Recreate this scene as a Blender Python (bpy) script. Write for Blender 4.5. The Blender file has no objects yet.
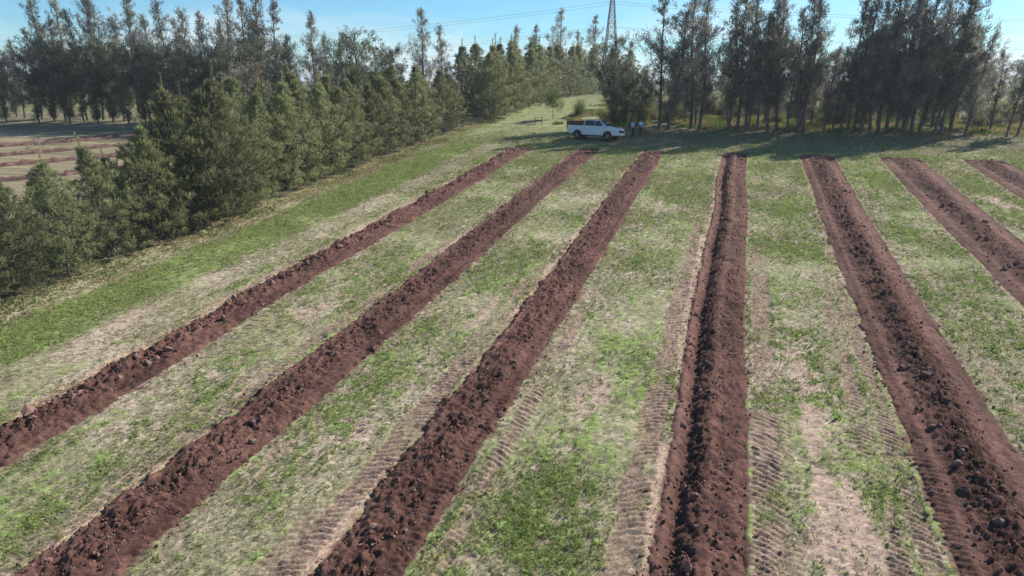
import bpy, bmesh, math, random
import numpy as np
from mathutils import Vector, Matrix, Euler
R = math.radians
scene = bpy.context.scene
col = scene.collection

# ------------------------------------------------------------------ camera, sky, sun, exposure
SLOPE = 0.0749
CAM_H = 11.3
cam_d = bpy.data.cameras.new('camera'); cam = bpy.data.objects.new('camera', cam_d); col.objects.link(cam)
cam.location = (0, 0, CAM_H); cam.rotation_euler = (R(90 - 16.94), 0, R(17.757))
cam_d.sensor_width = 36; cam_d.lens = 24.01; cam_d.clip_start = 0.1; cam_d.clip_end = 9000
scene.camera = cam
SUN_EL, SUN_AZ = 37.0, 40.0          # azimuth from +Y towards +X
w = bpy.data.worlds.new('World'); scene.world = w; w.use_nodes = True
nt = w.node_tree; nt.nodes.clear()
out = nt.nodes.new('ShaderNodeOutputWorld'); bg = nt.nodes.new('ShaderNodeBackground')
sky = nt.nodes.new('ShaderNodeTexSky'); sky.sky_type = 'NISHITA'; sky.sun_disc = False
sky.sun_elevation = R(SUN_EL); sky.sun_rotation = R(SUN_AZ); sky.altitude = 200; sky.air_density = 1.0; sky.dust_density = 0.15; sky.ozone_density = 2.2
bg.inputs['Strength'].default_value = 0.078
# thin white cloud low in the sky
tc = nt.nodes.new('ShaderNodeTexCoord'); mp = nt.nodes.new('ShaderNodeMapping'); mp.inputs['Scale'].default_value = (2.2, 2.2, 9.0)
nz = nt.nodes.new('ShaderNodeTexNoise'); nz.inputs['Scale'].default_value = 1.6; nz.inputs['Detail'].default_value = 7; nz.inputs['Roughness'].default_value = 0.55
rp = nt.nodes.new('ShaderNodeValToRGB'); rp.color_ramp.elements[0].position = 0.44; rp.color_ramp.elements[1].position = 0.63
mx = nt.nodes.new('ShaderNodeMix'); mx.data_type = 'RGBA'; mx.inputs['B'].default_value = (9.2, 9.5, 9.9, 1)
lk = nt.links.new
lk(tc.outputs['Generated'], mp.inputs['Vector']); lk(mp.outputs['Vector'], nz.inputs['Vector']); lk(nz.outputs['Fac'], rp.inputs['Fac'])
mm = nt.nodes.new('ShaderNodeMath'); mm.operation = 'MULTIPLY'; mm.inputs[1].default_value = 0.8
sxyz = nt.nodes.new('ShaderNodeSeparateXYZ'); lk(tc.outputs['Generated'], sxyz.inputs[0])
lowc = nt.nodes.new('ShaderNodeMapRange'); lowc.inputs['From Min'].default_value = .03; lowc.inputs['From Max'].default_value = .10; lowc.inputs['To Min'].default_value = 1; lowc.inputs['To Max'].default_value = .10; lk(sxyz.outputs['Z'], lowc.inputs['Value'])
mlow = nt.nodes.new('ShaderNodeMath'); mlow.operation = 'MULTIPLY'; lk(rp.outputs['Color'], mlow.inputs[0]); lk(lowc.outputs['Result'], mlow.inputs[1])
lk(mlow.outputs[0], mm.inputs[0]); lk(mm.outputs[0], mx.inputs['Factor'])
tint = nt.nodes.new('ShaderNodeMix'); tint.data_type = 'RGBA'; tint.blend_type = 'MULTIPLY'; tint.inputs['Factor'].default_value = 1; tint.inputs['B'].default_value = (.53, .95, 1.20, 1)
lk(sky.outputs['Color'], tint.inputs['A']); lk(tint.outputs['Result'], mx.inputs['A']); lk(mx.outputs['Result'], bg.inputs['Color']); lk(bg.outputs['Background'], out.inputs['Surface'])
sd = bpy.data.lights.new('sun', 'SUN'); sd.energy = 5.0; sd.angle = R(0.55); sd.color = (1.0, 0.955, 0.89)
so = bpy.data.objects.new('sun', sd); col.objects.link(so); so.location = (0, 0, 60)
sdir = Vector((math.sin(R(SUN_AZ)) * math.cos(R(SUN_EL)), math.cos(R(SUN_AZ)) * math.cos(R(SUN_EL)), math.sin(R(SUN_EL))))
so.rotation_euler = sdir.to_track_quat('Z', 'Y').to_euler()
scene.view_settings.view_transform = 'Standard'; scene.view_settings.look = 'None'
scene.view_settings.gamma = 1; scene.view_settings.exposure = 0.6
try: scene.view_settings.use_curve_mapping = False
except Exception: pass
scene.render.engine = 'CYCLES'
scene.cycles.max_bounces = 6; scene.cycles.transparent_max_bounces = 6

# ------------------------------------------------------------------ helpers
rng = np.random.default_rng(7)
random.seed(7)
def H(x, y):
    """terrain height: an even rise up to a crest beyond the tree line, then nearly level"""
    y = np.asarray(y, dtype=np.float64)
    t = np.clip((y - 96) / 40, 0, 1)
    base = SLOPE * np.minimum(y, 96) + SLOPE * 40 * (t - t * t / 2) * (y > 96)
    far = np.clip((y - 150) / 2500, 0, 1)
    return np.maximum(base, -30) - far * 2.0
def Hf(x, y): return float(H(x, y))
def hsh(ix, iy, s):
    with np.errstate(over='ignore'):
        h = (ix.astype(np.uint32) * np.uint32(374761393) + iy.astype(np.uint32) * np.uint32(668265263) + np.uint32((s * 974634541 + 12345) & 0xffffffff))
        h = (h ^ (h >> np.uint32(13))) * np.uint32(1274126177)
        h = h ^ (h >> np.uint32(16))
    return h.astype(np.float64) / 4294967295.0
def vn(x, y, s=0):
    x = np.asarray(x, float) + 1000; y = np.asarray(y, float) + 1000
    ix = np.floor(x).astype(np.int64); iy = np.floor(y).astype(np.int64); fx = x - ix; fy = y - iy
    fx = fx * fx * (3 - 2 * fx); fy = fy * fy * (3 - 2 * fy)
    a = hsh(ix, iy, s); b = hsh(ix + 1, iy, s); c = hsh(ix, iy + 1, s); d = hsh(ix + 1, iy + 1, s)
    return (a * (1 - fx) + b * fx) * (1 - fy) + (c * (1 - fx) + d * fx) * fy
def fbm(x, y, s=0, o=4):
    v = 0; a = .5; t = 0
    for i in range(o):
        v = v + a * vn(x, y, s + i * 17); t += a; x = x * 2.03; y = y * 2.03; a *= .5
    return v / t
def sst(a, b, v): t = np.clip((v - a) / (b - a), 0, 1); return t * t * (3 - 2 * t)

def mesh_np(name, V, F, C=None, smooth=False):
    V = np.asarray(V, np.float32); F = np.asarray(F, np.int32); n = F.shape[1]
    me = bpy.data.meshes.new(name)
    me.vertices.add(len(V)); me.vertices.foreach_set('co', V.ravel())
    me.loops.add(F.size); me.loops.foreach_set('vertex_index', F.ravel())
    me.polygons.add(len(F)); me.polygons.foreach_set('loop_start', np.arange(0, F.size, n, dtype=np.int32))
    try: me.polygons.foreach_set('loop_total', np.full(len(F), n, np.int32))
    except Exception: pass
    if smooth: me.polygons.foreach_set('use_smooth', np.ones(len(F), bool))
    if C is not None:
        ca = me.color_attributes.new('Col', 'FLOAT_COLOR', 'POINT')
        c4 = np.ones((len(V), 4), np.float32); c4[:, :3] = C; ca.data.foreach_set('color', c4.ravel())
    me.update(calc_edges=True)
    return me
def obj(name, me, mat=None, parent=None, **props):
    o = bpy.data.objects.new(name, me); col.objects.link(o)
    if mat is not None:
        for m in (mat if isinstance(mat, (list, tuple)) else [mat]):
            if m.name not in me.materials: me.materials.append(m)
    if parent: o.parent = parent
    for k, v in props.items(): o[k] = v
    return o
def thing(name, label, cat, loc=(0, 0, 0), rz=0.0, group=None):
    o = bpy.data.objects.new(name, None); col.objects.link(o); o.empty_display_size = 0.3
    o.location = loc; o.rotation_euler = (0, 0, rz); o['label'] = label; o['category'] = cat
    if group: o['group'] = group
    return o
ONES = ['', 'first', 'second', 'third', 'fourth', 'fifth', 'sixth', 'seventh', 'eighth', 'ninth', 'tenth', 'eleventh', 'twelfth', 'thirteenth', 'fourteenth', 'fifteenth', 'sixteenth', 'seventeenth', 'eighteenth', 'nineteenth']
TENS = {2: 'twent', 3: 'thirt', 4: 'fort'}
def nth(n):
    if n < 20: return ONES[n]
    t, u = divmod(n, 10)
    return TENS[t] + ('ieth' if u == 0 else 'y-' + ONES[u])

# ------------------------------------------------------------------ materials
def newmat(name):
    m = bpy.data.materials.new(name); m.use_nodes = True
    b = m.node_tree.nodes['Principled BSDF']; return m, m.node_tree, b
def plain(name, c, rough=.6, metal=0, spec=.5, noise=.12, nscale=6):
    m, t, b = newmat(name)
    b.inputs['Roughness'].default_value = rough; b.inputs['Metallic'].default_value = metal; b.inputs['Specular IOR Level'].default_value = spec
    tcn = t.nodes.new('ShaderNodeTexCoord'); n = t.nodes.new('ShaderNodeTexNoise'); n.inputs['Scale'].default_value = nscale; n.inputs['Detail'].default_value = 5
    mr = t.nodes.new('ShaderNodeMapRange'); mr.inputs['To Min'].default_value = 1 - noise; mr.inputs['To Max'].default_value = 1 + noise
    mxn = t.nodes.new('ShaderNodeMix'); mxn.data_type = 'RGBA'; mxn.blend_type = 'MULTIPLY'; mxn.inputs['Factor'].default_value = 1; mxn.inputs['A'].default_value = (*c, 1)
    t.links.new(tcn.outputs['Object'], n.inputs['Vector']); t.links.new(n.outputs['Fac'], mr.inputs['Value'])
    t.links.new(mr.outputs['Result'], mxn.inputs['B']); t.links.new(mxn.outputs['Result'], b.inputs['Base Color'])
    return m
def soilmat(name, scale, amp, bump, dist=.02, dark=(.07, .065, .035), light=(.52, .43, .30), mixamt=.5, rough=.95):
    """vertex colour broken up by many-octave noise towards a dark and a light tone, with a fine bump"""
    m, t, b = newmat(name); L = t.links.new
    b.inputs['Roughness'].default_value = rough; b.inputs['Specular IOR Level'].default_value = .12
    a = t.nodes.new('ShaderNodeAttribute'); a.attribute_name = 'Col'
    g = t.nodes.new('ShaderNodeNewGeometry')
    def noise(sc, det, rg, off):
        n = t.nodes.new('ShaderNodeTexNoise'); n.inputs['Scale'].default_value = sc; n.inputs['Detail'].default_value = det; n.inputs['Roughness'].default_value = rg
        mpn = t.nodes.new('ShaderNodeMapping'); mpn.inputs['Location'].default_value = off; L(g.outputs['Position'], mpn.inputs['Vector']); L(mpn.outputs['Vector'], n.inputs['Vector']); return n
    n1 = noise(scale, 9, .80, (0, 0, 0)); n2 = noise(scale * 1.3, 9, .80, (31, 17, 5)); n3 = noise(scale * 6, 6, .75, (3, 57, 9))
    def rng_(n, a0, a1, b0, b1):
        mr = t.nodes.new('ShaderNodeMapRange'); mr.inputs['From Min'].default_value = a0; mr.inputs['From Max'].default_value = a1; mr.inputs['To Min'].default_value = b0; mr.inputs['To Max'].default_value = b1; L(n.outputs['Fac'], mr.inputs['Value']); return mr
    def mix(fac, A, B, bt='MIX'):
        mxn = t.nodes.new('ShaderNodeMix'); mxn.data_type = 'RGBA'; mxn.blend_type = bt
        for key, val in (('Factor', fac), ('A', A), ('B', B)):
            if hasattr(val, 'is_linked') or hasattr(val, 'links'): L(val, mxn.inputs[key])
            elif isinstance(val, tuple): mxn.inputs[key].default_value = (*val, 1)
            else: mxn.inputs[key].default_value = val
        return mxn.outputs['Result']
    c = mix(rng_(n1, .50, .66, 0, mixamt).outputs['Result'], a.outputs['Color'], dark)
    c = mix(rng_(n2, .54, .70, 0, mixamt).outputs['Result'], c, light)
    c = mix(1.0, c, rng_(n3, .3, .7, 1 - amp, 1 + amp).outputs['Result'], 'MULTIPLY')
    L(c, b.inputs['Base Color'])
    bp = t.nodes.new('ShaderNodeBump'); bp.inputs['Strength'].default_value = bump; bp.inputs['Distance'].default_value = dist
    L(n3.outputs['Fac'], bp.inputs['Height']); L(bp.outputs['Normal'], b.inputs['Normal'])
    return m
def leafmat(name, tint=(1, 1, 1), trans=.3, var=.25, rough=.6):
    m, t, b = newmat(name); L = t.links.new
    b.inputs['Roughness'].default_value = rough; b.inputs['Specular IOR Level'].default_value = .25
    a = t.nodes.new('ShaderNodeAttribute'); a.attribute_name = 'Col'
    oi = t.nodes.new('ShaderNodeObjectInfo')
    mr = t.nodes.new('ShaderNodeMapRange'); mr.inputs['To Min'].default_value = 1 - var; mr.inputs['To Max'].default_value = 1 + var
    L(oi.outputs['Random'], mr.inputs['Value'])
    m1 = t.nodes.new('ShaderNodeMix'); m1.data_type = 'RGBA'; m1.blend_type = 'MULTIPLY'; m1.inputs['Factor'].default_value = 1; m1.inputs['B'].default_value = (*tint, 1)
    L(a.outputs['Color'], m1.inputs['A'])
    m2 = t.nodes.new('ShaderNodeMix'); m2.data_type = 'RGBA'; m2.blend_type = 'MULTIPLY'; m2.inputs['Factor'].default_value = 1
    L(m1.outputs['Result'], m2.inputs['A']); L(mr.outputs['Result'], m2.inputs['B'])
    L(m2.outputs['Result'], b.inputs['Base Color'])
    tr = t.nodes.new('ShaderNodeBsdfTranslucent'); L(m2.outputs['Result'], tr.inputs['Color'])
    ms = t.nodes.new('ShaderNodeMixShader'); ms.inputs['Fac'].default_value = trans
    L(b.outputs['BSDF'], ms.inputs[1]); L(tr.outputs['BSDF'], ms.inputs[2])
    L(ms.outputs['Shader'], t.nodes['Material Output'].inputs['Surface'])
    return m
M_ground = soilmat('ground_turf', 3.0, .55, .7, .03, (.13, .115, .065), (.50, .41, .30), .5)
M_soil = soilmat('tilled_soil', 3.0, .45, 1.0, .05, (.040, .020, .017), (.25, .140, .105), .55)
M_clod = soilmat('clod_soil', 4.0, .30, .6, .03, (.09, .05, .04), (.34, .22, .18), .5)
M_grass = leafmat('grass_blades', trans=.35, var=0)
M_pine = leafmat('pine_needles', trans=.48, var=.36)
M_shoot = leafmat('pine_shoots', trans=.45)
M_tall = leafmat('tall_foliage', trans=.42, var=.35)
M_shrub = leafmat('shrub_leaves', trans=.5, var=.3)
M_bark = plain('bark', (.12, .10, .085), .9, 0, .2, .35, 5)
M_deadwood = plain('dead_wood', (.25, .215, .19), .9, 0, .2, .25, 8)

# ------------------------------------------------------------------ ground
# tilled beds: centre x, width, kind
BEDS = [(-19.85, 2.15, 1), (-13.3, 2.30, 2), (-7.05, 2.15, 3), (0.03, 2.32, 4), (6.75, 2.95, 5), (13.4, 3.4, 6), (19.7, 3.3, 7)]
BED_Y0, BED_Y1 = 4.0, 66.4
# tyre tracks: centre x, width, y0, y1, strength
TRACKS = [(-1.58, .78, 4, 47, 1.0), (1.66, .74, 4, 40, 1.0), (4.30, .50, 4, 36, .9), (4.98, .46, 4, 42, .9),
          (-8.66, .72, 4, 34, 1.0), (-9.25, .4, 8, 20, .5), (-5.45, .50, 10, 31, .75), (-14.85, .55, 4, 38, .8), (-11.75, .45, 10, 30, .5), (-4.9, .4, 12, 22, .4),
          (-15.6, .4, 14, 30, .35), (9.0, .5, 10, 45, .5), (2.1, .35, 8, 24, .45)]
STREAKS = [(-4.3, .35, 28, 62, .8), (-3.1, .3, 30, 62, .7), (2.9, .5, 8, 27, .7), (3.7, .3, 12, 40, .4), (-10.6, .45, 8, 60, .5), (-9.4, .3, 24, 60, .6), (-17.1, .5, 18, 60, .35), (10.2, .4, 20, 60, .35), (16.4, .7, 30, 66, .7), (-22.0, .8, 6, 62, .5)]
C_DULL = np.array((.275, .252, .142)); C_TAN = np.array((.43, .345, .245)); C_GREEN = np.array((.225, .262, .095)); C_LUSH = np.array((.20, .27, .072))
C_BARE = np.array((.42, .30, .225)); C_TRK = np.array((.27, .17, .125)); C_VERGE = np.array((.33, .29, .15))
C_LITTER_SHADE = np.array((.085, .075, .045)); C_LANE = np.array((.20, .235, .075))  # first tone: leaf litter, darkened to carry tree shade
C_SOIL = np.array((.122, .061, .046))
def bump2(x, y, cx, cy, rx, ry): return np.exp(-(((x - cx) / rx) ** 2 + ((y - cy) / ry) ** 2))
def wob(y, s): return (vn(y * .11, 0 * y, s) - .5) * .3
def ground_fields(x, y):
    wx = x + (fbm(x * .9, y * .5, 3, 3) - .5) * 1.0
    streak = fbm(x * 2.4, y * .35, 11, 4)                # drawn out along the rows
    patch = fbm(x * .55, y * .38, 21, 4)
    fine = fbm(x * 4.5, y * 3.2, 31, 4)
    fine2 = fbm(x * 11, y * 8, 41, 3)
    g = .34 + 1.05 * (patch - .5) + .8 * (streak - .5) + 1.9 * (fine - .5) + .5 * (fine2 - .5)
    t = .46 + 1.3 * (fbm(x * .8 + 9, y * .5, 51, 4) - .5) + .9 * (streak - .5) + .9 * (fine2 - .5)
    b = np.zeros_like(x)
    # known green and bare places
    g = g + .42 * bump2(wx, y, -3.5, 14.0, 1.5, 3.0) + .2 * bump2(wx, y, -3.0, 23.5, 1.6, 3) + .5 * bump2(wx, y, 2.9, 37.5, 2.3, 2.0) + .5 * bump2(wx, y, 2.7, 46, 2.1, 2.0)
    g = g + .35 * bump2(wx, y, -10.5, 20, 1.3, 3) + .3 * bump2(wx, y, -10.2, 33, 1.6, 5) + .35 * bump2(wx, y, -16.4, 30, 1.6, 6) + .3 * bump2(x, y, 10, 40, 1.6, 9) + .3 * bump2(x, y, 9.8, 58, 1.6, 6)
    g = g + .3 * bump2(wx, y, -3.5, 34, 2, 4) + .25 * bump2(wx, y, -4, 52, 2, 7) + .2 * sst(36, 60, y)
    t = t - .25 * sst(34, 60, y)
    b = b + .95 * bump2(wx, y, -3.75, 19.6, .55, 2.0) + .9 * bump2(wx, y, 2.9, 22, .6, 4.0) + 1.0 * bump2(wx, y, 3.2, 14.6, 1.0, 2.6) + .7 * bump2(wx, y, -10.1, 15.8, .9, 2.0) + .75 * bump2(wx, y, -10.2, 26, 1.1, 2.6) + .55 * bump2(wx, y, -16.8, 24, 1.2, 4) + .5 * bump2(wx, y, 16.5, 50, 1.5, 9)
    b = b + 1.1 * (fbm(x * 1.1, y * .6, 61, 4) - .60)
    for (cx, ww, y0, y1, s) in STREAKS:
        b = b + s * .8 * np.exp(-((x - cx - wob(y, int(cx * 10) % 97)) / (ww * .5)) ** 2) * sst(y0 - 2, y0 + 2, y) * (1 - sst(y1 - 3, y1 + 3, y)) * sst(.35, .65, vn(x * .6 + 5, y * .22, int(abs(cx) * 7)))
    b = b - .6 * np.clip(g - .45, 0, 1)
    # green strip by the pines, its bare edge and the dry verge under the trees
    gl = sst(-29.2, -27.6, wx) * (1 - sst(-25.4, -23.8, wx))
    g = np.where(x < -22.5, g * .55 + gl * .85 - .06, g); t = np.where(x < -22.5, t * (1 - .75 * gl), t); b = np.where(x < -22.5, b * (1 - gl) + .7 * bump2(wx, y, -23.9, 21, .9, 6) * fine * 1.8, b)
    verge = (1 - sst(-30.6, -28.8, wx))
    # ground beyond the bed ends
    far = sst(66, 69, y)
    g = g * (1 - far) + far * (.25 + .8 * (patch - .3)); t = t * (1 - .4 * far); b = b * (1 - .6 * far)
    return dict(g=np.clip(g, 0, 1), t=np.clip(t, 0, 1), b=np.clip(b, 0, 1), verge=verge, fine=fine, fine2=fine2, patch=patch, streak=streak)
DIAG = [-.5, .55, .55, .6, -.45, -.4, .5, -.15, .6, .5, -.2, .6, .5]
def track_fields(x, y):
    k = np.zeros_like(x); h = np.zeros_like(x); lug = np.zeros_like(x)
    for i, (cx, ww, y0, y1, s) in enumerate(TRACKS):
        m0 = np.abs(x - cx) < ww
        if not m0.any(): continue
        xs = x[m0]; ys = y[m0]
        d = xs - cx - wob(ys, 300 + i) * .4
        inside = 1 - sst(ww * .42, ww * .56, np.abs(d))
        on = sst(y0 - 1, y0 + 1, ys) * (1 - sst(y1 - 6, y1, ys)) * s * (.2 + .8 * sst(.34, .56, fbm(xs * 1.3, ys * .5, 90 + i, 3)))
        ph = (ys + DIAG[i] * d * .95 + .15 * np.abs(d) + (vn(xs * 3, ys * 3, 350 + i) - .5) * .12 + (vn(xs * 0, ys * .4, 360 + i) - .5) * .5) / .215
        fr = ph - np.floor(ph)
        lg = sst(.05, .30, fr) * (1 - sst(.55, .80, fr)) * sst(.22, .55, fbm(xs * 2.6, ys * 1.9, 380 + i, 2))
        k[m0] = np.maximum(k[m0], inside * on); h[m0] += inside * on * (-.035 + .066 * lg * (.6 + .8 * vn(xs * 6, ys * 6, 370 + i))); lug[m0] = np.maximum(lug[m0], inside * on * lg)
    return k, h, lug
def bed_d(x, y, i):
    cx, ww, kd = BEDS[i]
    return x - cx - wob(y, 500 + i) * .8, ww / 2
def in_beds(x, y, grow=0.0):
    m = np.zeros_like(x, bool)
    for i in range(len(BEDS)):
        d, hw = bed_d(x, y, i)
        m |= (np.abs(d) < hw + grow) & (y > BED_Y0 - grow) & (y < BED_Y1 - .3 + grow)
    return m

def lines(segs):
    out_ = []
    for a, b, st in segs:
        n = max(1, int(round((b - a) / st))); out_.append(np.linspace(a, b, n, endpoint=False))
    v = np.unique(np.round(np.concatenate(out_ + [np.array([segs[-1][1]])]), 4)); return v
def geo(a, b, n, first):
    # growing steps outwards from a to b
    s = np.linspace(0, 1, n) ** 3.2; return a + (b - a) * s
xs_l = []
step = .085
x = -33.0
edges = []
for cx, ww, k in BEDS: edges.append((cx - ww / 2 + .36, cx + ww / 2 - .36, .45))
tr_b = [(c - w_ * .62, c + w_ * .62) for c, w_, a, b, s in TRACKS]
while x < 27:
    xs_l.append(x)
    st = .085 if x > -22 else .12
    if x > 11: st = .12
    for a, b, q in edges:
        if a <= x < b: st = min(q, max(b - x, .03))
    for a, b in tr_b:
        if a <= x < b: st = .042
    x += st
xs_l = np.array(xs_l)
xl = np.concatenate([geo(-33.1, -3200, 46, 1)[::-1], xs_l, geo(27.1, 3200, 40, 1)])
yl = np.concatenate([np.linspace(-400, 3.9, 12, endpoint=False), lines([(4, 7.5, .12), (7.5, 22, .048), (22, 33, .072), (33, 45, .13), (45, 70, .22), (70, 112, .7)]), 112 + (4000 - 112) * np.linspace(0.002, 1, 26) ** 2.6])
xl = np.unique(xl); yl = np.unique(yl)
X, Y = np.meshgrid(xl, yl); X = X.ravel(); Y = Y.ravel()
Fd = ground_fields(X, Y); k, th, lug = track_fields(X, Y)
def shade_cols(Fd, k, lug, x, y):
    mixv = lambda a, b, f: a * (1 - f[:, None]) + b * f[:, None]
    c = np.broadcast_to(C_DULL, (len(x), 3)).copy()
    c = mixv(c, C_TAN, sst(.35, .85, Fd['t']))
    c = mixv(c, C_GREEN, sst(.30, .75, Fd['g']) * .85)
    c = mixv(c, C_LUSH, sst(.75, 1.0, Fd['g']) * .7)
    c = mixv(c, C_BARE, sst(.30, .75, Fd['b']))
    c = mixv(c, C_VERGE, Fd['verge'] * .8)
    fl = fbm(x * .3, y * .5, 95, 3)
    lane = (1 - sst(-19, -13, x)) * sst(-31, -29, x) * sst(66, 70, y) * (1 - sst(130, 150, y)); c = mixv(c, C_LANE, lane * .6)
    shade_litter = sst(-15, -11, x + (fl - .5) * 5) * sst(69, 75, y + (fl - .5) * 9) * (1 - sst(90, 110, y)); c = mixv(c, C_LITTER_SHADE, shade_litter * .75)  # litter under the tree row, with tree shade painted into its dark colour
    shade_litter2 = (1 - sst(-46, -40, x)) * sst(64, 70, y + (fl - .5) * 6) * (1 - sst(90, 100, y)); c = mixv(c, C_LITTER_SHADE, shade_litter2 * .6)  # same shade-darkened litter tone along the left stand
    plot = (1 - sst(-44, -40, x + (fl - .5) * 4)) * (1 - sst(66, 72, y + (fl - .5) * 6)); c = mixv(c, np.array((.225, .18, .11)), plot * .75)
    c = mixv(c, np.array((.16, .175, .06)), (1 - sst(-46, -40, x)) * sst(84, 90, y) * .8)
    wild = sst(100, 135, y); c = mixv(c, np.array((.12, .13, .055)), wild * .8)
    c = mixv(c, C_LITTER_SHADE * 1.2, (1 - sst(-31.5, -30.3, x)) * sst(-39, -37, x) * sst(5, 8, y) * (1 - sst(80, 86, y)) * .8)
    c = mixv(c, C_TRK * .85, np.clip(k * 1.1, 0, 1) * .8)
    c = mixv(c, np.array((.36, .25, .19)), np.clip(lug, 0, 1) * .7)
    # litter of red soil beside the beds
    for i in range(len(BEDS)):
        d, hw = bed_d(x, y, i)
        c = mixv(c, C_SOIL, (1 - sst(hw - .16, hw - .02, np.abs(d) + (Fd['fine'] - .5) * .3)) * (y > BED_Y0) * (y < BED_Y1))
        near = np.exp(-np.clip(np.abs(d) - hw, 0, 9) / .28) * (y < BED_Y1 + .4) * sst(.45, .7, fbm(x * 3.1, y * 3.1, 70 + i, 3))
        c = mixv(c, C_SOIL * 1.25, near * .75)
        # pale soil lip left of the beds, a sunlit bank put into the colour
        if BEDS[i][2] in (1, 2, 3, 4):
            wl = {1: .55, 2: .22, 3: .22, 4: .16}[BEDS[i][2]]
            lip = sst(-hw - wl - .06, -hw - wl + .04, d) * (1 - sst(-hw + .02, -hw + .12, d)) * (y < BED_Y1)
            lip = lip * (sst(.35, .5, vn(x * .2, y * .25, 77 + i)) if BEDS[i][2] > 1 else 1)
            c = mixv(c, np.array((.44, .30, .215)), lip * .9)
    sp = 1 + (Fd['fine2'] - .5) * 1.0 + (Fd['fine'] - .5) * .4 + (hsh(np.round(x * 24).astype(np.int64) + 5000, np.round(y * 24).astype(np.int64) + 5000, 3) - .5) * .5
    dk = sst(.62, .75, vn(x * 9, y * 9, 88)) * sst(.55, .7, fbm(x * 1.7, y * 1.2, 89, 2))
    c = c * np.clip(sp, .45, 1.6)[:, None] * (1 - .45 * dk)[:, None]
    return np.clip(c, .01, .8)
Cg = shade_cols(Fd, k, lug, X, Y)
Zg = H(X, Y) + th + ((Fd['fine'] - .5) * .06 + (Fd['fine2'] - .5) * .05) * (Y < 75) * (1 - .5 * k) + (fbm(X * .35, Y * .35, 5, 2) - .5) * .10 * (np.abs(X) < 60) * (Y < 130)
# sunk below the tilled beds
for i in range(len(BEDS)):
    d, hw = bed_d(X, Y, i)
    Zg = Zg - .28 * (1 - sst(hw - .34, hw - .16, np.abs(d))) * (Y > BED_Y0) * (Y < BED_Y1 - .4)
nx, ny = len(xl), len(yl)
ii = np.arange((ny - 1) * (nx - 1)); r_ = ii // (nx - 1); c_ = ii % (nx - 1); a_ = r_ * nx + c_
Fq = np.stack([a_, a_ + 1, a_ + nx + 1, a_ + nx], 1)
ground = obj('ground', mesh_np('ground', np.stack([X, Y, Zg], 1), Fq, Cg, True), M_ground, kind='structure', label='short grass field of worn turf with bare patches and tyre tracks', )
print('ground verts', len(X))

# ------------------------------------------------------------------ tilled beds (part of the terrain)
clod_meshes = []
for s in range(8):
    bm = bmesh.new(); bmesh.ops.create_icosphere(bm, subdivisions=1, radius=.5)
    bmesh.ops.subdivide_edges(bm, edges=bm.edges[:6], cuts=1)
    bmesh.ops.triangulate(bm, faces=bm.faces[:])
    rr = random.Random(s)
    for v in bm.verts:
        v.co *= rr.uniform(.55, 1.15); v.co.z *= .62; v.co.x *= 1.2
    me = bpy.data.meshes.new('soil_clod'); bm.to_mesh(me); bm.free()
    ca = me.color_attributes.new('Col', 'FLOAT_COLOR', 'POINT'); base = np.array((.21, .122, .098)) * rr.uniform(.75, 1.3)
    for i_, dta in enumerate(ca.data): q = rr.uniform(.85, 1.15); dta.color = (*(base * q), 1)
    me.materials.append(M_clod); clod_meshes.append(me)
def clod_arrays():
    vs, fs = [], []
    for me in clod_meshes:
        v = np.empty(len(me.vertices) * 3, np.float32); me.vertices.foreach_get('co', v); vs.append(v.reshape(-1, 3))
        fs.append(np.array([p.vertices[:] for p in me.polygons], np.int32))
    return vs, fs
CV, CF = clod_arrays()
def rotm(rx, ry, rz): return np.array(Euler((rx, ry, rz)).to_matrix())

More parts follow.
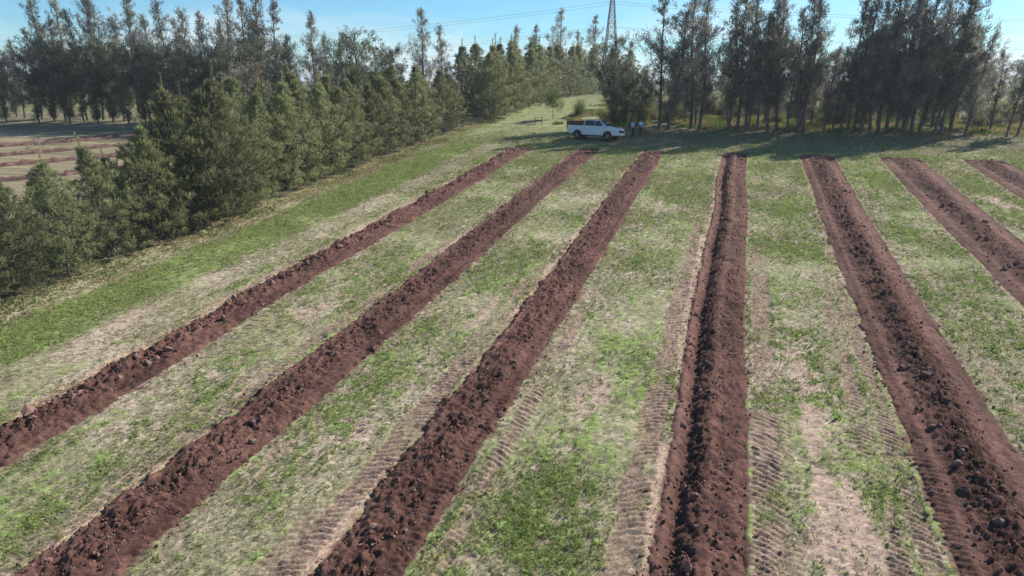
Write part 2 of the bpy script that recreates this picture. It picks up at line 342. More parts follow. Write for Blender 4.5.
def bed_profile(kd, d, hw, x, y):
    """returns height above turf, roughness weight, colour multiplier, paleness"""
    u = d / hw
    edge = hw - np.abs(d)
    n1 = fbm(x * 1.3, y * 1.1, 200 + kd, 3); n2 = fbm(x * 3.2, y * 3.2, 210 + kd, 4); n3 = fbm(x * 8, y * 8, 220 + kd, 3)
    edge = edge + (n2 - .5) * .16 + (n1 - .5) * .35 + (n3 - .5) * .22
    rise = sst(-.16, .28, edge)
    rough = np.ones_like(x); pale = np.zeros_like(x); dark = np.zeros_like(x)
    if kd == 1:
        h = .17 + .10 * np.exp(-((u + .25) / .45) ** 2); rough = .8 + .7 * (u < .1)
    elif kd in (2, 3):
        h = .15 + .10 * np.exp(-((u + .1) / .6) ** 2) - .10 * np.exp(-((u - .62) / .16) ** 2) * sst(.4, .6, vn(y * .12, 0 * y, 9 + kd)); rough = .75 + .6 * np.exp(-((u + .1) / .5) ** 2) - .35 * (np.abs(u - .62) < .2)
        pale = .35 * np.exp(-((u + .75) / .18) ** 2)
        if kd == 2: dark = .2 * np.exp(-((u) / .4) ** 2)
    elif kd == 4:
        h = .10 * np.exp(-((u + .82) / .14) ** 2) - .24 * np.exp(-((u + .50) / .14) ** 2) + .26 * np.exp(-((u + .02) / .26) ** 2) + .10 * np.exp(-((u - .55) / .35) ** 2)
        rough = .35 + 1.05 * np.exp(-((u + .22) / .30) ** 2) + .35 * (u > .1); pale = .45 * np.exp(-((u + .80) / .14) ** 2) + .25 * np.exp(-((u - .12) / .08) ** 2); dark = .45 * np.exp(-((u + .40) / .2) ** 2)
    else:
        h = .05 + .27 * np.exp(-((u - .02) / .36) ** 2) + .07 * np.exp(-((u + .62) / .10) ** 2) - .06 * np.exp(-((u - .62) / .2) ** 2)
        rough = .3 + 1.25 * np.exp(-((u - .05) / .42) ** 2); pale = .45 * np.exp(-((u - .68) / .17) ** 2) + .35 * np.exp(-((u + .62) / .08) ** 2) + .25 * np.exp(-((u + .9) / .1) ** 2); dark = .5 * np.exp(-((u - .02) / .35) ** 2)
    n4 = hsh(np.round(x * 20).astype(np.int64) + 9000, np.round(y * 20).astype(np.int64) + 9000, kd) - .5
    lump = (n1 - .5) * .16 + (n2 - .5) * .08 + (n3 - .5) * .15 + n4 * .075
    bil = np.abs(vn(x * 6.3, y * 6.3, 230 + kd) - .5) * 2          # cloddy, billowed
    h = h * .62 + rough * (lump + (bil - .4) * .08)
    end = 1 - sst(BED_Y1 - 1.6, BED_Y1 + .1, y + 1.1 * (d / hw) ** 2 + (n1 - .5) * 2.6 + (n2 - .5) * 1.2)
    z = h * rise * end - .14 * (1 - rise) - .2 * (1 - end)
    return z, rough, dark, pale, n2, n3, bil
ycl = lines([(BED_Y0, 7.5, .12), (7.5, 19, .052), (19, 30, .08), (30, 45, .13), (45, 67, .22)])
BED_LAB = {1: 'leftmost narrow tilled row of dark clods beside the green strip', 2: 'long tilled soil row, second from the pine side, ending by the truck', 3: 'long tilled soil row, third from the pine side', 4: 'straight tilled row with deep furrow running toward the camera, middle of seven', 5: 'wide dark tilled row with smooth reddish shoulders, fifth from the pine side', 6: 'wide tilled row, second from the right edge', 7: 'short visible tilled row at the far right edge'}
for bi, (cx, ww, kd) in enumerate(BEDS):
    hw = ww / 2
    st = .05 if kd <= 5 else .09
    us = np.linspace(-hw - .32, hw + .32, int((ww + .64) / st))
    yy = ycl if kd <= 5 else ycl[ycl > (17 if kd == 6 else 32)]
    D, Yb = np.meshgrid(us, yy); D = D.ravel(); Yb = Yb.ravel(); Xb = D + cx + wob(Yb, 500 + bi) * .8
    z, rough, dark, pale, n2, n3, bil = bed_profile(kd, D, hw, Xb, Yb)
    c = np.broadcast_to(C_SOIL, (len(D), 3)) * (1 + (n2 - .5) * .9 + (n3 - .5) * .6 + (bil - .4) * .25)[:, None]
    dampn = fbm(Xb * .9, Yb * .35, 240 + kd, 3); slab = sst(.55, .62, vn(Xb * 2.3 + n2 * .8, Yb * 1.7, 250 + kd)) * (rough > .6)
    z = z + slab * .05 * np.clip(rough, 0, 1.2) * (np.abs(D) < hw - .25)
    c = c * (1 + (dampn - .5) * 1.1)[:, None] * (1 - dark * .55)[:, None]
    c = c * (1 - pale[:, None]) + np.array((.27, .145, .11)) * (1 + (n2 - .5) * .5)[:, None] * pale[:, None]
    # wheel marks running along the smooth shoulders
    if kd in (2, 3, 5):
        uu = .62 if kd != 5 else -.86
        dd = D / hw - uu
        m = (np.abs(dd) < .2) * sst(.4, .55, vn(Yb * .13, 0 * Yb, 9 + kd))
        fr = ((Yb + np.abs(dd) * .5) / .21) % 1
        z = z + m * (sst(.1, .35, fr) * (1 - sst(.55, .8, fr)) * .05 - .02)
    nX, nY = len(us), len(yy)
    ii = np.arange((nY - 1) * (nX - 1)); r_ = ii // (nX - 1); c_ = ii % (nX - 1); a_ = r_ * nX + c_
    bed = obj('soil_bed', mesh_np('soil_bed', np.stack([Xb, Yb, H(Xb, Yb) + z], 1), np.stack([a_, a_ + 1, a_ + nX + 1, a_ + nX], 1), np.clip(c, .015, .6), False), M_soil, kind='structure', label=BED_LAB[kd])
    # clods: the larger ones singly, the small ones joined
    rb = np.random.default_rng(100 + bi)
    ystart = float(yy[0]) + (4.5 if kd <= 3 else 8 if kd <= 5 else 3)
    def spot(n, smin, smax, pw):
        y_ = ystart + (BED_Y1 - 1 - ystart) * rb.random(n) ** pw
        if kd == 1: u_ = np.clip(rb.normal(-.25, .38, n), -.95, .85)
        elif kd == 4: u_ = np.clip(np.where(rb.random(n) < .6, rb.normal(-.42, .2, n), rb.normal(.25, .35, n)), -.9, .95)
        elif kd >= 5: u_ = np.clip(rb.normal(.02, .33, n), -.9, .9)
        else: u_ = np.clip(rb.normal(-.05, .45, n), -.95, .95)
        d_ = u_ * hw; x_ = d_ + cx + wob(y_, 500 + bi) * .8
        z_ = bed_profile(kd, d_, hw, x_, y_)[0] + H(x_, y_)
        s_ = smin + (smax - smin) * rb.random(n) ** 2.2
        return x_, y_, z_, s_
    nb = {1: 75, 2: 34, 3: 34, 4: 40, 5: 50, 6: 40, 7: 24}[kd]
    x_, y_, z_, s_ = spot(nb, .15, .50 if kd == 1 else .42 if kd in (5, 6) else .32, 1.9 if kd == 1 else 1.5)
    for j in range(nb):
        o = bpy.data.objects.new('soil_clod', clod_meshes[rb.integers(8)]); col.objects.link(o); o.parent = bed
        o.location = (x_[j], y_[j], z_[j] + s_[j] * .12); o.scale = (s_[j],) * 3; o.rotation_euler = tuple(rb.uniform(-3, 3, 3))
    ns = 2600 if kd <= 5 else 1100
    x_, y_, z_, s_ = spot(ns, .035, .14, 1.45)
    nsp = 520 if kd <= 5 else 260
    yq = ystart - 3 + (BED_Y1 + .8 - ystart + 3) * rb.random(nsp) ** 1.3; dq = (hw - .05 + rb.exponential(.17, nsp)) * rb.choice((-1, 1), nsp); xq = dq + cx + wob(yq, 500 + bi) * .8
    x_ = np.r_[x_, xq]; y_ = np.r_[y_, yq]; z_ = np.r_[z_, H(xq, yq)]; s_ = np.r_[s_, .03 + .09 * rb.random(nsp) ** 2.5]; ns = ns + nsp
    vs, fs, cs, off = [], [], [], 0
    for j in range(ns):
        q = rb.integers(8); v = (CV[q] * s_[j] * rb.uniform(.8, 1.2, 3)) @ rotm(*rb.uniform(-3, 3, 3)).T + (x_[j], y_[j], z_[j] + s_[j] * .15)
        vs.append(v); fs.append(CF[q] + off); off += len(v)
        cs.append(np.broadcast_to(np.array((.16, .088, .068)) * rb.uniform(.5, 1.6), (len(v), 3)))
    o = obj('small_clods', mesh_np('small_clods', np.concatenate(vs), np.concatenate(fs), np.concatenate(cs)), M_clod, bed, kind='stuff')

# tilled rows of the plot beyond the pines
def far_bed(pts, wd, label, s):
    P = np.array(pts, float); seg = np.r_[0, np.cumsum(np.hypot(*np.diff(P, axis=0).T))]
    t = np.arange(0, seg[-1], .35); px = np.interp(t, seg, P[:, 0]); py = np.interp(t, seg, P[:, 1])
    ker = np.ones(15) / 15; pxp = np.convolve(np.pad(px, 7, 'edge'), ker, 'valid'); pyp = np.convolve(np.pad(py, 7, 'edge'), ker, 'valid')
    tx = np.gradient(pxp); ty = np.gradient(pyp); ln = np.hypot(tx, ty); nx_ = -ty / ln; ny_ = tx / ln
    us = np.linspace(-wd / 2 - .3, wd / 2 + .3, 16)
    Xb = (pxp[:, None] + nx_[:, None] * us); Yb = (pyp[:, None] + ny_[:, None] * us); U = np.broadcast_to(us, Xb.shape)
    Xb, Yb, U = Xb.ravel(), Yb.ravel(), U.ravel()
    n2 = fbm(Xb * 3.6, Yb * 3.6, s, 3)
    rise = sst(-.05, .5, wd / 2 - np.abs(U) + (n2 - .5) * .8)
    z = H(Xb, Yb) + rise * (.20 + (n2 - .5) * .55 + (vn(Xb * 5, Yb * 5, s + 9) - .5) * .16) - .15 * (1 - rise)
    c = np.array((.165, .098, .074)) * (1 + (n2 - .5) * 1.8)[:, None] * (1 + (vn(Xb * 6, Yb * 6, s + 5) - .5) * .6)[:, None]
    nX, nY = len(us), len(t); ii = np.arange((nY - 1) * (nX - 1)); r_ = ii // (nX - 1); c_ = ii % (nX - 1); a_ = r_ * nX + c_
    obj('soil_bed', mesh_np('far_soil_bed', np.stack([Xb, Yb, z], 1), np.stack([a_, a_ + 1, a_ + nX + 1, a_ + nX], 1), c, True), M_soil, kind='structure', label=label)
far_bed([(-92, 37), (-80, 45), (-71.5, 51.5), (-64, 59), (-55, 70)], 1.7, 'reddish tilled row behind the pines, nearest the dark tall trees', 301)
far_bed([(-86, 31), (-76, 39.5), (-66, 47), (-58.5, 54.5), (-48, 66)], 1.9, 'reddish tilled row behind the pines, middle one', 302)
far_bed([(-78, 27), (-68, 35), (-57, 43.5), (-51, 50), (-42, 61)], 1.7, 'reddish tilled row just behind the young pine tips', 303)
far_bed([(-98, 43), (-86, 51), (-76, 58), (-69, 64.5), (-61, 72)], 2.4, 'tilled row in the shade of the tall trees on the left', 304)

# ------------------------------------------------------------------ grass (uncountable)
def tuft_mesh(x, y, s, nb, c0, cvar, seed, lean=.6, wid=.020):
    r = np.random.default_rng(seed); n = len(x)
    x = np.repeat(x, nb); y = np.repeat(y, nb); s = np.repeat(s, nb); c = np.repeat(c0, nb, 0)
    N = n * nb
    ang = r.uniform(0, 2 * np.pi, N); rad = np.abs(r.normal(0, .45, N)) * s * .8
    bx = x + np.cos(ang) * rad; by = y + np.sin(ang) * rad; bz = H(bx, by) - .02
    a2 = r.uniform(0, 2 * np.pi, N); ln = s * r.uniform(.5, 1.15, N); lx = np.cos(a2) * lean * ln * r.random(N); ly = np.sin(a2) * lean * ln * r.random(N)
    wv = wid * r.uniform(.6, 1.4, N) * (.5 + s * 5); a3 = r.uniform(0, np.pi, N); wx, wy = np.cos(a3) * wv, np.sin(a3) * wv
    V = np.empty((N, 3, 3), np.float32)
    V[:, 0] = np.stack([bx - wx, by - wy, bz], 1); V[:, 1] = np.stack([bx + wx, by + wy, bz], 1); V[:, 2] = np.stack([bx + lx, by + ly, bz + ln * .8], 1)
    c = np.clip(c * (1 + r.normal(0, cvar, N))[:, None], .01, .9)
    return V.reshape(-1, 3), np.arange(N * 3).reshape(-1, 3), np.repeat(c, 3, 0)
n = 1350000
yy = 6 + 74 * rng.random(n) ** 1.5; xx = rng.uniform(-30.5, 28, n)
lo = -12 - 1.05 * yy - 3; hi = 3 + .42 * yy + 3
kp = (xx > lo) & (xx < hi) & ~in_beds(xx, yy, .02); xx, yy = xx[kp], yy[kp]
fd = ground_fields(xx, yy); k, th, lug = track_fields(xx, yy)
pr = np.clip(.40 + .6 * fd['g'] - .55 * fd['b'] - .8 * k, .02, 1); kp = rng.random(len(xx)) < pr * (1 - sst(66, 80, yy) * .8)
xx, yy = xx[kp], yy[kp]; g = fd['g'][kp]
cc = (C_DULL * 1.12) * (1 - g[:, None]) + np.array((.238, .268, .088)) * 1.5 * g[:, None]
dry = rng.random(len(xx)) < .55 * (1 - g); cc[dry] = C_TAN * 1.15
dk_ = rng.random(len(xx)) < .12; cc[dk_] = cc[dk_] * .55
cc = np.clip(cc * rng.normal(1, .26, len(xx))[:, None], .02, .8)
sz = .032 + .030 * g + rng.exponential(.009, len(xx)); sz = np.minimum(sz, .12) * (1 + .35 * sst(25, 60, yy))
wd_ = (rng.random(len(xx)) < .022) & (g > .12); sz[wd_] *= rng.uniform(1.6, 2.8, wd_.sum()); cc[wd_] = np.array((.19, .25, .075)) * rng.uniform(.8, 1.4, wd_.sum())[:, None]
tufts = []
for q in range(3):
    z0 = np.zeros(1); hold = H; H = lambda x, y: np.zeros_like(np.asarray(x, float))
    V, F, C = tuft_mesh(z0, z0, np.ones(1), 8, np.ones((1, 3)), .12, 900 + q, 1.2, .026)
    H = hold
    me = mesh_np('grass_tuft', V, F, C); tufts.append(me)
M_grass_i = leafmat('grass_tufts', trans=.35, var=0)
for nd in M_grass_i.node_tree.nodes:
    if nd.type == 'ATTRIBUTE': nd.attribute_type = 'INSTANCER'; nd.attribute_name = 'tuft_colour'
for me in tufts: me.materials.append(M_grass_i)
pm = bpy.data.meshes.new('grass'); pm.vertices.add(len(xx)); pm.vertices.foreach_set('co', np.stack([xx, yy, H(xx, yy)], 1).astype(np.float32).ravel())
at_ = pm.attributes.new('size', 'FLOAT', 'POINT'); at_.data.foreach_set('value', sz.astype(np.float32))
at_ = pm.attributes.new('spin', 'FLOAT_VECTOR', 'POINT'); sp3 = np.zeros((len(xx), 3), np.float32); sp3[:, 2] = rng.uniform(0, 6.28, len(xx)); sp3[:, 0] = rng.normal(0, .2, len(xx)); at_.data.foreach_set('vector', sp3.ravel())
at_ = pm.color_attributes.new('tuft_colour', 'FLOAT_COLOR', 'POINT'); c4 = np.ones((len(xx), 4), np.float32); c4[:, :3] = cc; at_.data.foreach_set('color', c4.ravel())
go = obj('grass', pm, None, kind='stuff', label='short green and straw grass growing between the tilled rows', category='grass')
gn = bpy.data.node_groups.new('grass_tufts', 'GeometryNodeTree')
gn.interface.new_socket('Geometry', in_out='INPUT', socket_type='NodeSocketGeometry'); gn.interface.new_socket('Geometry', in_out='OUTPUT', socket_type='NodeSocketGeometry')
gi = gn.nodes.new('NodeGroupInput'); gout = gn.nodes.new('NodeGroupOutput'); iop = gn.nodes.new('GeometryNodeInstanceOnPoints'); jn = gn.nodes.new('GeometryNodeJoinGeometry')
for me in tufts:
    to = bpy.data.objects.new('grass_tuft', me); oi = gn.nodes.new('GeometryNodeObjectInfo'); oi.inputs['Object'].default_value = to; oi.inputs['As Instance'].default_value = True
    gn.links.new(oi.outputs['Geometry'], jn.inputs[0])
gn.links.new(gi.outputs[0], iop.inputs['Points']); gn.links.new(jn.outputs[0], iop.inputs['Instance']); iop.inputs['Pick Instance'].default_value = True
ri = gn.nodes.new('FunctionNodeRandomValue'); ri.data_type = 'INT'
for s_ in ri.inputs:
    if s_.name == 'Max' and s_.type == 'INT': s_.default_value = 2
    if s_.name == 'Min' and s_.type == 'INT': s_.default_value = 0
gn.links.new([o_ for o_ in ri.outputs if o_.type == 'INT'][0], iop.inputs['Instance Index'])
def named(nm, dt):
    nd = gn.nodes.new('GeometryNodeInputNamedAttribute'); nd.data_type = dt; nd.inputs['Name'].default_value = nm; return [o_ for o_ in nd.outputs if o_.name == 'Attribute'][0]
e2r = gn.nodes.new('FunctionNodeEulerToRotation'); gn.links.new(named('spin', 'FLOAT_VECTOR'), e2r.inputs[0]); gn.links.new(e2r.outputs[0], iop.inputs['Rotation'])
gn.links.new(named('size', 'FLOAT'), iop.inputs['Scale']); gn.links.new(iop.outputs['Instances'], gout.inputs[0])
gm = go.modifiers.new('tufts', 'NODES'); gm.node_group = gn
print('grass tufts', len(xx))
# rank grass at the foot of the trees
n = 15000
xv = np.concatenate([rng.normal(-30.0, .7, n // 2), rng.uniform(-14, 36, n)]); yv = np.concatenate([rng.uniform(12, 88, n // 2), 81 + rng.normal(0, 1, n) * np.where(rng.random(n) < .3, 4.5, 1) + rng.exponential(8, n)])
yv[n // 2:] = np.where(yv[n // 2:] < 74, 90, yv[n // 2:])
sz = np.concatenate([rng.uniform(.08, .2, n // 2), rng.uniform(.12, .35, n) + .3 * sst(78, 88, yv[n // 2:])])
n3_ = 6000; xv = np.concatenate([xv, rng.uniform(-21, -13, n3_)]); yv = np.concatenate([yv, 82 + rng.exponential(12, n3_)]); sz = np.concatenate([sz, rng.uniform(.15, .5, n3_)])
pk = np.concatenate([np.ones(n // 2, bool), fbm(xv[n // 2:] * .25, yv[n // 2:] * .25, 400, 3) > .42]); xv, yv, sz = xv[pk], yv[pk], sz[pk]
mixf = fbm(xv * .5, yv * .5, 410, 3); cc = np.array((.33, .27, .12)) * (1 - sst(.4, .6, mixf))[:, None] + np.array((.14, .19, .05)) * sst(.4, .6, mixf)[:, None]
V, F, C = tuft_mesh(xv, yv, sz, 5, cc, .25, 6, .6, .022)
obj('verge_grass', mesh_np('verge_grass', V, F, C), M_grass, kind='stuff', label='rank dry grass at the foot of the pines and the tree rows', category='grass')

# ------------------------------------------------------------------ trees
def tube(path, radii, sides=6):
    path = np.asarray(path, float); n = len(path); V = []; F = []
    for i in range(n):
        d = path[min(i + 1, n - 1)] - path[max(i - 1, 0)]; d = d / (np.linalg.norm(d) + 1e-9)
        a = np.cross(d, (0, 0, 1.) if abs(d[2]) < .9 else (1., 0, 0)); a /= np.linalg.norm(a); b = np.cross(d, a)
        for j in range(sides):
            t = 2 * math.pi * j / sides; V.append(path[i] + radii[i] * (a * math.cos(t) + b * math.sin(t)))
    for i in range(n - 1):
        for j in range(sides):
            k2 = (j + 1) % sides; F.append((i * sides + j, i * sides + k2, (i + 1) * sides + k2, (i + 1) * sides + j))
    return np.array(V), np.array(F)
class Bag:
    def __init__(s): s.v = []; s.f = []; s.c = []; s.n = 0
    def add(s, V, F, C=None):
        s.v.append(V); s.f.append(F + s.n); s.n += len(V)
        if C is not None: s.c.append(C)
    def mesh(s, name, smooth=False): return mesh_np(name, np.concatenate(s.v), np.concatenate(s.f), np.concatenate(s.c) if s.c else None, smooth)
def leaves(P, D, ln, wd, r, spread=.8):
    """triangular leaves at points P heading along D with scatter; returns V,F"""
    N = len(P); d = D + r.normal(0, spread, (N, 3)); d /= np.linalg.norm(d, axis=1)[:, None] + 1e-9
    s = np.cross(d, r.normal(0, 1, (N, 3))); s /= np.linalg.norm(s, axis=1)[:, None] + 1e-9
    ln = np.asarray(ln).reshape(-1, 1) * np.ones((N, 1)); wd = np.asarray(wd).reshape(-1, 1) * np.ones((N, 1))
    V = np.empty((N, 3, 3)); V[:, 0] = P - s * wd / 2; V[:, 1] = P + s * wd / 2; V[:, 2] = P + d * ln
    return V.reshape(-1, 3), np.arange(3 * N).reshape(-1, 3)
def unit(v): return v / (np.linalg.norm(v, axis=-1, keepdims=True) + 1e-9)

def make_pine(seed, ht, rad, fill=1.0, loose=0.0):
    """young pine: whorls of rising limbs, needle brushes, upright pale shoots at the tips"""
    r = np.random.default_rng(seed); tb = Bag()
    bend = r.normal(0, .02, 2)
    axis = lambda z: np.array([bend[0] * z * z * .2 + .05 * math.sin(z * 1.3 + seed), bend[1] * z * z * .2 + .05 * math.cos(z * 1.1 + seed), z])
    zs = np.linspace(-.15, ht * .985, 12); V, F = tube([axis(z) for z in zs], [(.105 * ht / 7) * (1 - .88 * max(z, 0) / ht) + .012 for z in zs], 7); tb.add(V, F)
    SP, SD, SL = [], [], []       # shoots: position, direction, tipness
    z = .12 + r.uniform(0, .1)
    lop = r.uniform(0, 2 * math.pi)
    while z < ht * .97:
        q = z / ht
        L0 = rad * (min(1.0, .66 + q * 1.6) * (1 - q) ** .92 * 1.34)
        nb = r.integers(5, 8); a0 = r.uniform(0, 6.28)
        for j in range(nb):
            a = a0 + 6.283 * j / nb + r.normal(0, .22); L = max(.16, L0 * r.uniform(.62, 1.18) * (1 + .12 * math.cos(a - lop)))
            el = (-.02 + .85 * q) + r.normal(0, .10)
            st = axis(z + r.normal(0, .06)); m = 7
            t = np.linspace(0, 1, m); hx = L * t * math.cos(el); up = L * (t * math.sin(el) + .22 * t * t)
            pth = np.stack([st[0] + np.cos(a) * hx, st[1] + np.sin(a) * hx, st[2] + up], 1); pth[1:] += r.normal(0, .03 * L, (m - 1, 3))
            V, F = tube(pth[::2], [max(.006, .028 * L / 2 * (1 - .8 * x_)) for x_ in t[::2]], 4); tb.add(V, F)
            # shoots along the limb
            ns = int((5 + 10.5 * L) * fill)
            for s in range(ns):
                tt = 1 - r.random() ** 1.5 * .82
                p = np.array([np.interp(tt, t, pth[:, i]) for i in range(3)])
                side = r.normal(0, 1, 3); side[2] = side[2] * .5
                off = side * .13 * (1.15 - tt * .55) * (L ** .5)
                SP.append(p + off); dd = np.array([np.cos(a), np.sin(a), .55]) * .8 + side * .55 + (0, 0, .25); SD.append(dd); SL.append(tt)
            SP.append(pth[-1]); SD.append(np.array([np.cos(a) * .5, np.sin(a) * .5, .9])); SL.append(1.3)
        z += ht * r.uniform(.040, .058)
    for k_ in range(13): SP.append(axis(ht * (.93 + .0135 * k_))); SD.append(np.array([0, 0, 1.])); SL.append(1.4)
    SP = np.array(SP); SD = unit(np.array(SD)); SL = np.array(SL); n = len(SP)
    K = 11
    P = np.repeat(SP, K, 0); D = np.repeat(SD, K, 0); t = r.random(len(P)) * .22
    P2 = P + D * t[:, None]
    V, F = leaves(P2, D * .75, r.uniform(.10, .19, len(P)), r.uniform(.024, .042, len(P)), r, .55)
    tone = np.repeat(r.normal(1, .16, n), K) * r.normal(1, .12, len(P))
    warm = np.repeat(np.clip(r.normal(.25, .2, n), 0, 1), K)
    C = (np.array((.19, .222, .118)) * (1 - warm[:, None]) + np.array((.32, .295, .13)) * warm[:, None]) * tone[:, None]
    crown = mesh_np('pine_crown', V, F, np.repeat(np.clip(C, .01, 1), 3, 0))
    # pale upright candles
    tip = SL > .80; up = tip & (r.random(n) < np.where(SL > 1.1, .95, .5))
    P = np.repeat(SP[up], 7, 0); D = unit(np.repeat(SD[up], 7, 0) * .35 + (0, 0, 1.0)); P = P + D * (r.random(len(P)) * .2)[:, None]
    V, F = leaves(P, D, r.uniform(.10, .26, len(P)), r.uniform(.018, .032, len(P)), r, .26)
    C = np.array((.42, .40, .17)) * np.repeat(r.normal(1, .16, up.sum()), 7)[:, None]
    shoots = mesh_np('pine_shoots', V, F, np.repeat(np.clip(C, .02, 1), 3, 0))
    trunk = tb.mesh('pine_trunk', True)
    trunk.materials.append(M_bark); crown.materials.append(M_pine); shoots.materials.append(M_shoot)
    return [('trunk', trunk), ('crown', crown), ('young_shoots', shoots)]

def make_tall(seed, ht, rad, bare=.18, dens=1.0, cbase=(.20, .195, .165), leaf=(.14, .36), fork=0.0, round_=False):
    """slender tree: clear lower stem, ascending limbs carrying loose feathery clumps"""
    r = np.random.default_rng(seed); tb = Bag()
    ph = r.uniform(0, 6.28); amp = r.uniform(.06, .22)
    axis = lambda z: np.array([amp * math.sin(z * .45 + ph) - amp * math.sin(ph), amp * math.cos(z * .37 + ph) - amp * math.cos(ph), z])
    zs = np.linspace(-.2, ht * .98, 14); r0 = .0105 * ht
    V, F = tube([axis(z) for z in zs], [r0 * (1.12 - 1.02 * max(z, 0) / ht) + .012 for z in zs], 7); tb.add(V, F)
    CP, CS, CD = [], [], []
    nl = int(70 * dens * ht / 13)
    for i in range(nl):
        q = bare + (1 - bare) * ((i + r.random()) / nl); z = q * ht
        if round_: prof = math.sqrt(max(.05, 1 - ((q - .62) / .45) ** 2))
        else: prof = min(1, (q - bare) / .34 + .38) * (1 - max(0, (q - .40)) / .60) ** .8 + .06
        L = max(.25, rad * prof * (.3 + 1.3 * r.random() ** 1.4)); a = r.uniform(0, 6.283); el = R(r.uniform(22, 62)) if not round_ else R(r.uniform(5, 60))
        st = axis(z * .96); m = 5; t = np.linspace(0, 1, m)
        hx = L * t * math.cos(el); up = L * (t * math.sin(el) - .10 * t * t)
        pth = np.stack([st[0] + np.cos(a) * hx, st[1] + np.sin(a) * hx, st[2] + up], 1); pth[1:] += r.normal(0, .07 * L, (m - 1, 3))
        V, F = tube(pth, [max(.008, r0 * .34 * (1 - q * .5) * (1 - .85 * x_)) for x_ in t], 4); tb.add(V, F)
        nc = max(2, int(round((1.4 + 1.7 * L) * dens * (1.1 - .45 * max(0, q - .45) / .55))))
        for c in range(nc):
            tt = r.uniform(.35, 1.08); p = np.array([np.interp(min(tt, 1), t, pth[:, k_]) for k_ in range(3)]) + r.normal(0, .16 + .07 * L, 3)
            CP.append(p); CS.append((.18 + .50 * r.random() ** 1.5) * (1.25 - .4 * q)); CD.append((np.cos(a) * .55, np.sin(a) * .55, .85))
    for k_ in range(5): CP.append(axis(ht * (.90 + .022 * k_)) + r.normal(0, .1, 3)); CS.append(.2); CD.append((0, 0, 1))
    CP = np.array(CP); CS = np.array(CS); CD = np.array(CD); n = len(CP)
    K = np.maximum(9, (CS * 100).astype(int)); idx = np.repeat(np.arange(n), K); N = len(idx)
    P = CP[idx] + np.clip(r.normal(0, .36, (N, 3)), -1.0, 1.0) * CS[idx][:, None] * (1, 1, .8)
    P = P + CD[idx] * (r.normal(0, .45, N) * CS[idx])[:, None]
    V, F = leaves(P, CD[idx], r.uniform(leaf[0], leaf[1], N), r.uniform(.035, .085, N), r, .45)
    tone = r.normal(1, .30, n)[idx] * r.normal(1, .15, N); wm = np.clip(r.normal(.3, .3, n), 0, 1)[idx]
    C = (np.array(cbase) * (1 - wm[:, None]) + np.array(cbase) * (1.35, 1.22, .95) * wm[:, None]) * tone[:, None]
    crown = mesh_np('tall_crown', V, F, np.repeat(np.clip(C, .01, 1), 3, 0)); trunk = tb.mesh('tall_trunk', True)
    crown.materials.append(M_tall); trunk.materials.append(M_bark)
    return [('trunk', trunk), ('crown', crown)]

def make_shrub(seed, ht, rad, cbase, K=70):
    r = np.random.default_rng(seed); tb = Bag(); CP = []
    for i in range(r.integers(5, 8)):
        a = r.uniform(0, 6.28); L = ht * r.uniform(.6, 1.0); sp = rad * r.uniform(.2, .75)
        t = np.linspace(0, 1, 5); pth = np.stack([np.cos(a) * sp * t, np.sin(a) * sp * t, -.08 + L * t], 1); pth[1:] += r.normal(0, .05, (4, 3))
        V, F = tube(pth, [.03 * (1.1 - x_) for x_ in t], 5); tb.add(V, F)
        for c in range(9): CP.append(pth[r.integers(1, 5)] * (1, 1, .97) + r.normal(0, .24, 3) * (rad, rad, .6))
    CP = np.array(CP); CP[:, 2] = np.maximum(CP[:, 2], .2); n = len(CP); idx = np.repeat(np.arange(n), K); N = len(idx)
    P = CP[idx] + r.normal(0, .20, (N, 3)) * rad
    V, F = leaves(P, np.tile((0, 0, .5), (N, 1)), r.uniform(.08, .2, N), r.uniform(.03, .08, N), r, .9)
    C = np.array(cbase) * (r.normal(1, .2, n)[idx] * r.normal(1, .15, N))[:, None]
    fol = mesh_np('shrub_foliage', V, F, np.repeat(np.clip(C, .01, 1), 3, 0)); st = tb.mesh('shrub_stems', True)
    fol.materials.append(M_shrub); st.materials.append(M_bark)
    return [('stem', st), ('foliage', fol)]

def plant(name, parts, x, y, scale, label, cat, group=None, lean=(0, 0), rz=None, sz=None, sink=.0):
    t = thing(name, label, cat, (x, y, Hf(x, y) - sink), 0, group)
    t.rotation_euler = (lean[0], lean[1], random.uniform(0, 6.28) if rz is None else rz)
    t.scale = (scale, scale, scale * (sz or 1))
    for nm, me in parts:
        o = bpy.data.objects.new(nm, me); col.objects.link(o); o.parent = t
    return t

PINES = [make_pine(11 + i, 7.0, r_, f_) for i, (r_, f_) in enumerate([(2.35, 1.35), (2.55, 1.3), (2.15, 1.45), (2.45, 1.25), (2.25, 1.45)])]
TALLS = [make_tall(40 + i, 14.5, r_, b_, d_) for i, (r_, b_, d_) in enumerate([(2.3, .16, .95), (2.7, .13, .85), (2.1, .18, 1.0), (2.8, .15, .8), (2.2, .11, 1.0), (1.9, .20, .9)])]
DENSE = [make_tall(60 + i, 11.0, r_, b_, d_, (.115, .128, .082), round_=True) for i, (r_, b_, d_) in enumerate([(2.7, .05, 1.25), (2.4, .08, 1.35), (3.0, .06, 1.15)])]
GREYS = [make_tall(80 + i, 13.0, r_, b_, d_, (.24, .235, .205)) for i, (r_, b_, d_) in enumerate([(2.0, .14, 1.0), (2.6, .18, .8), (1.7, .12, 1.1)])]
SHRUBS = [make_shrub(90, 1.8, 1.2, (.19, .21, .07)), make_shrub(91, 1.5, 1.0, (.28, .24, .11)), make_shrub(92, 2.2, 1.3, (.13, .17, .06)), make_shrub(93, 1.6, 1.2, (.24, .26, .08))]

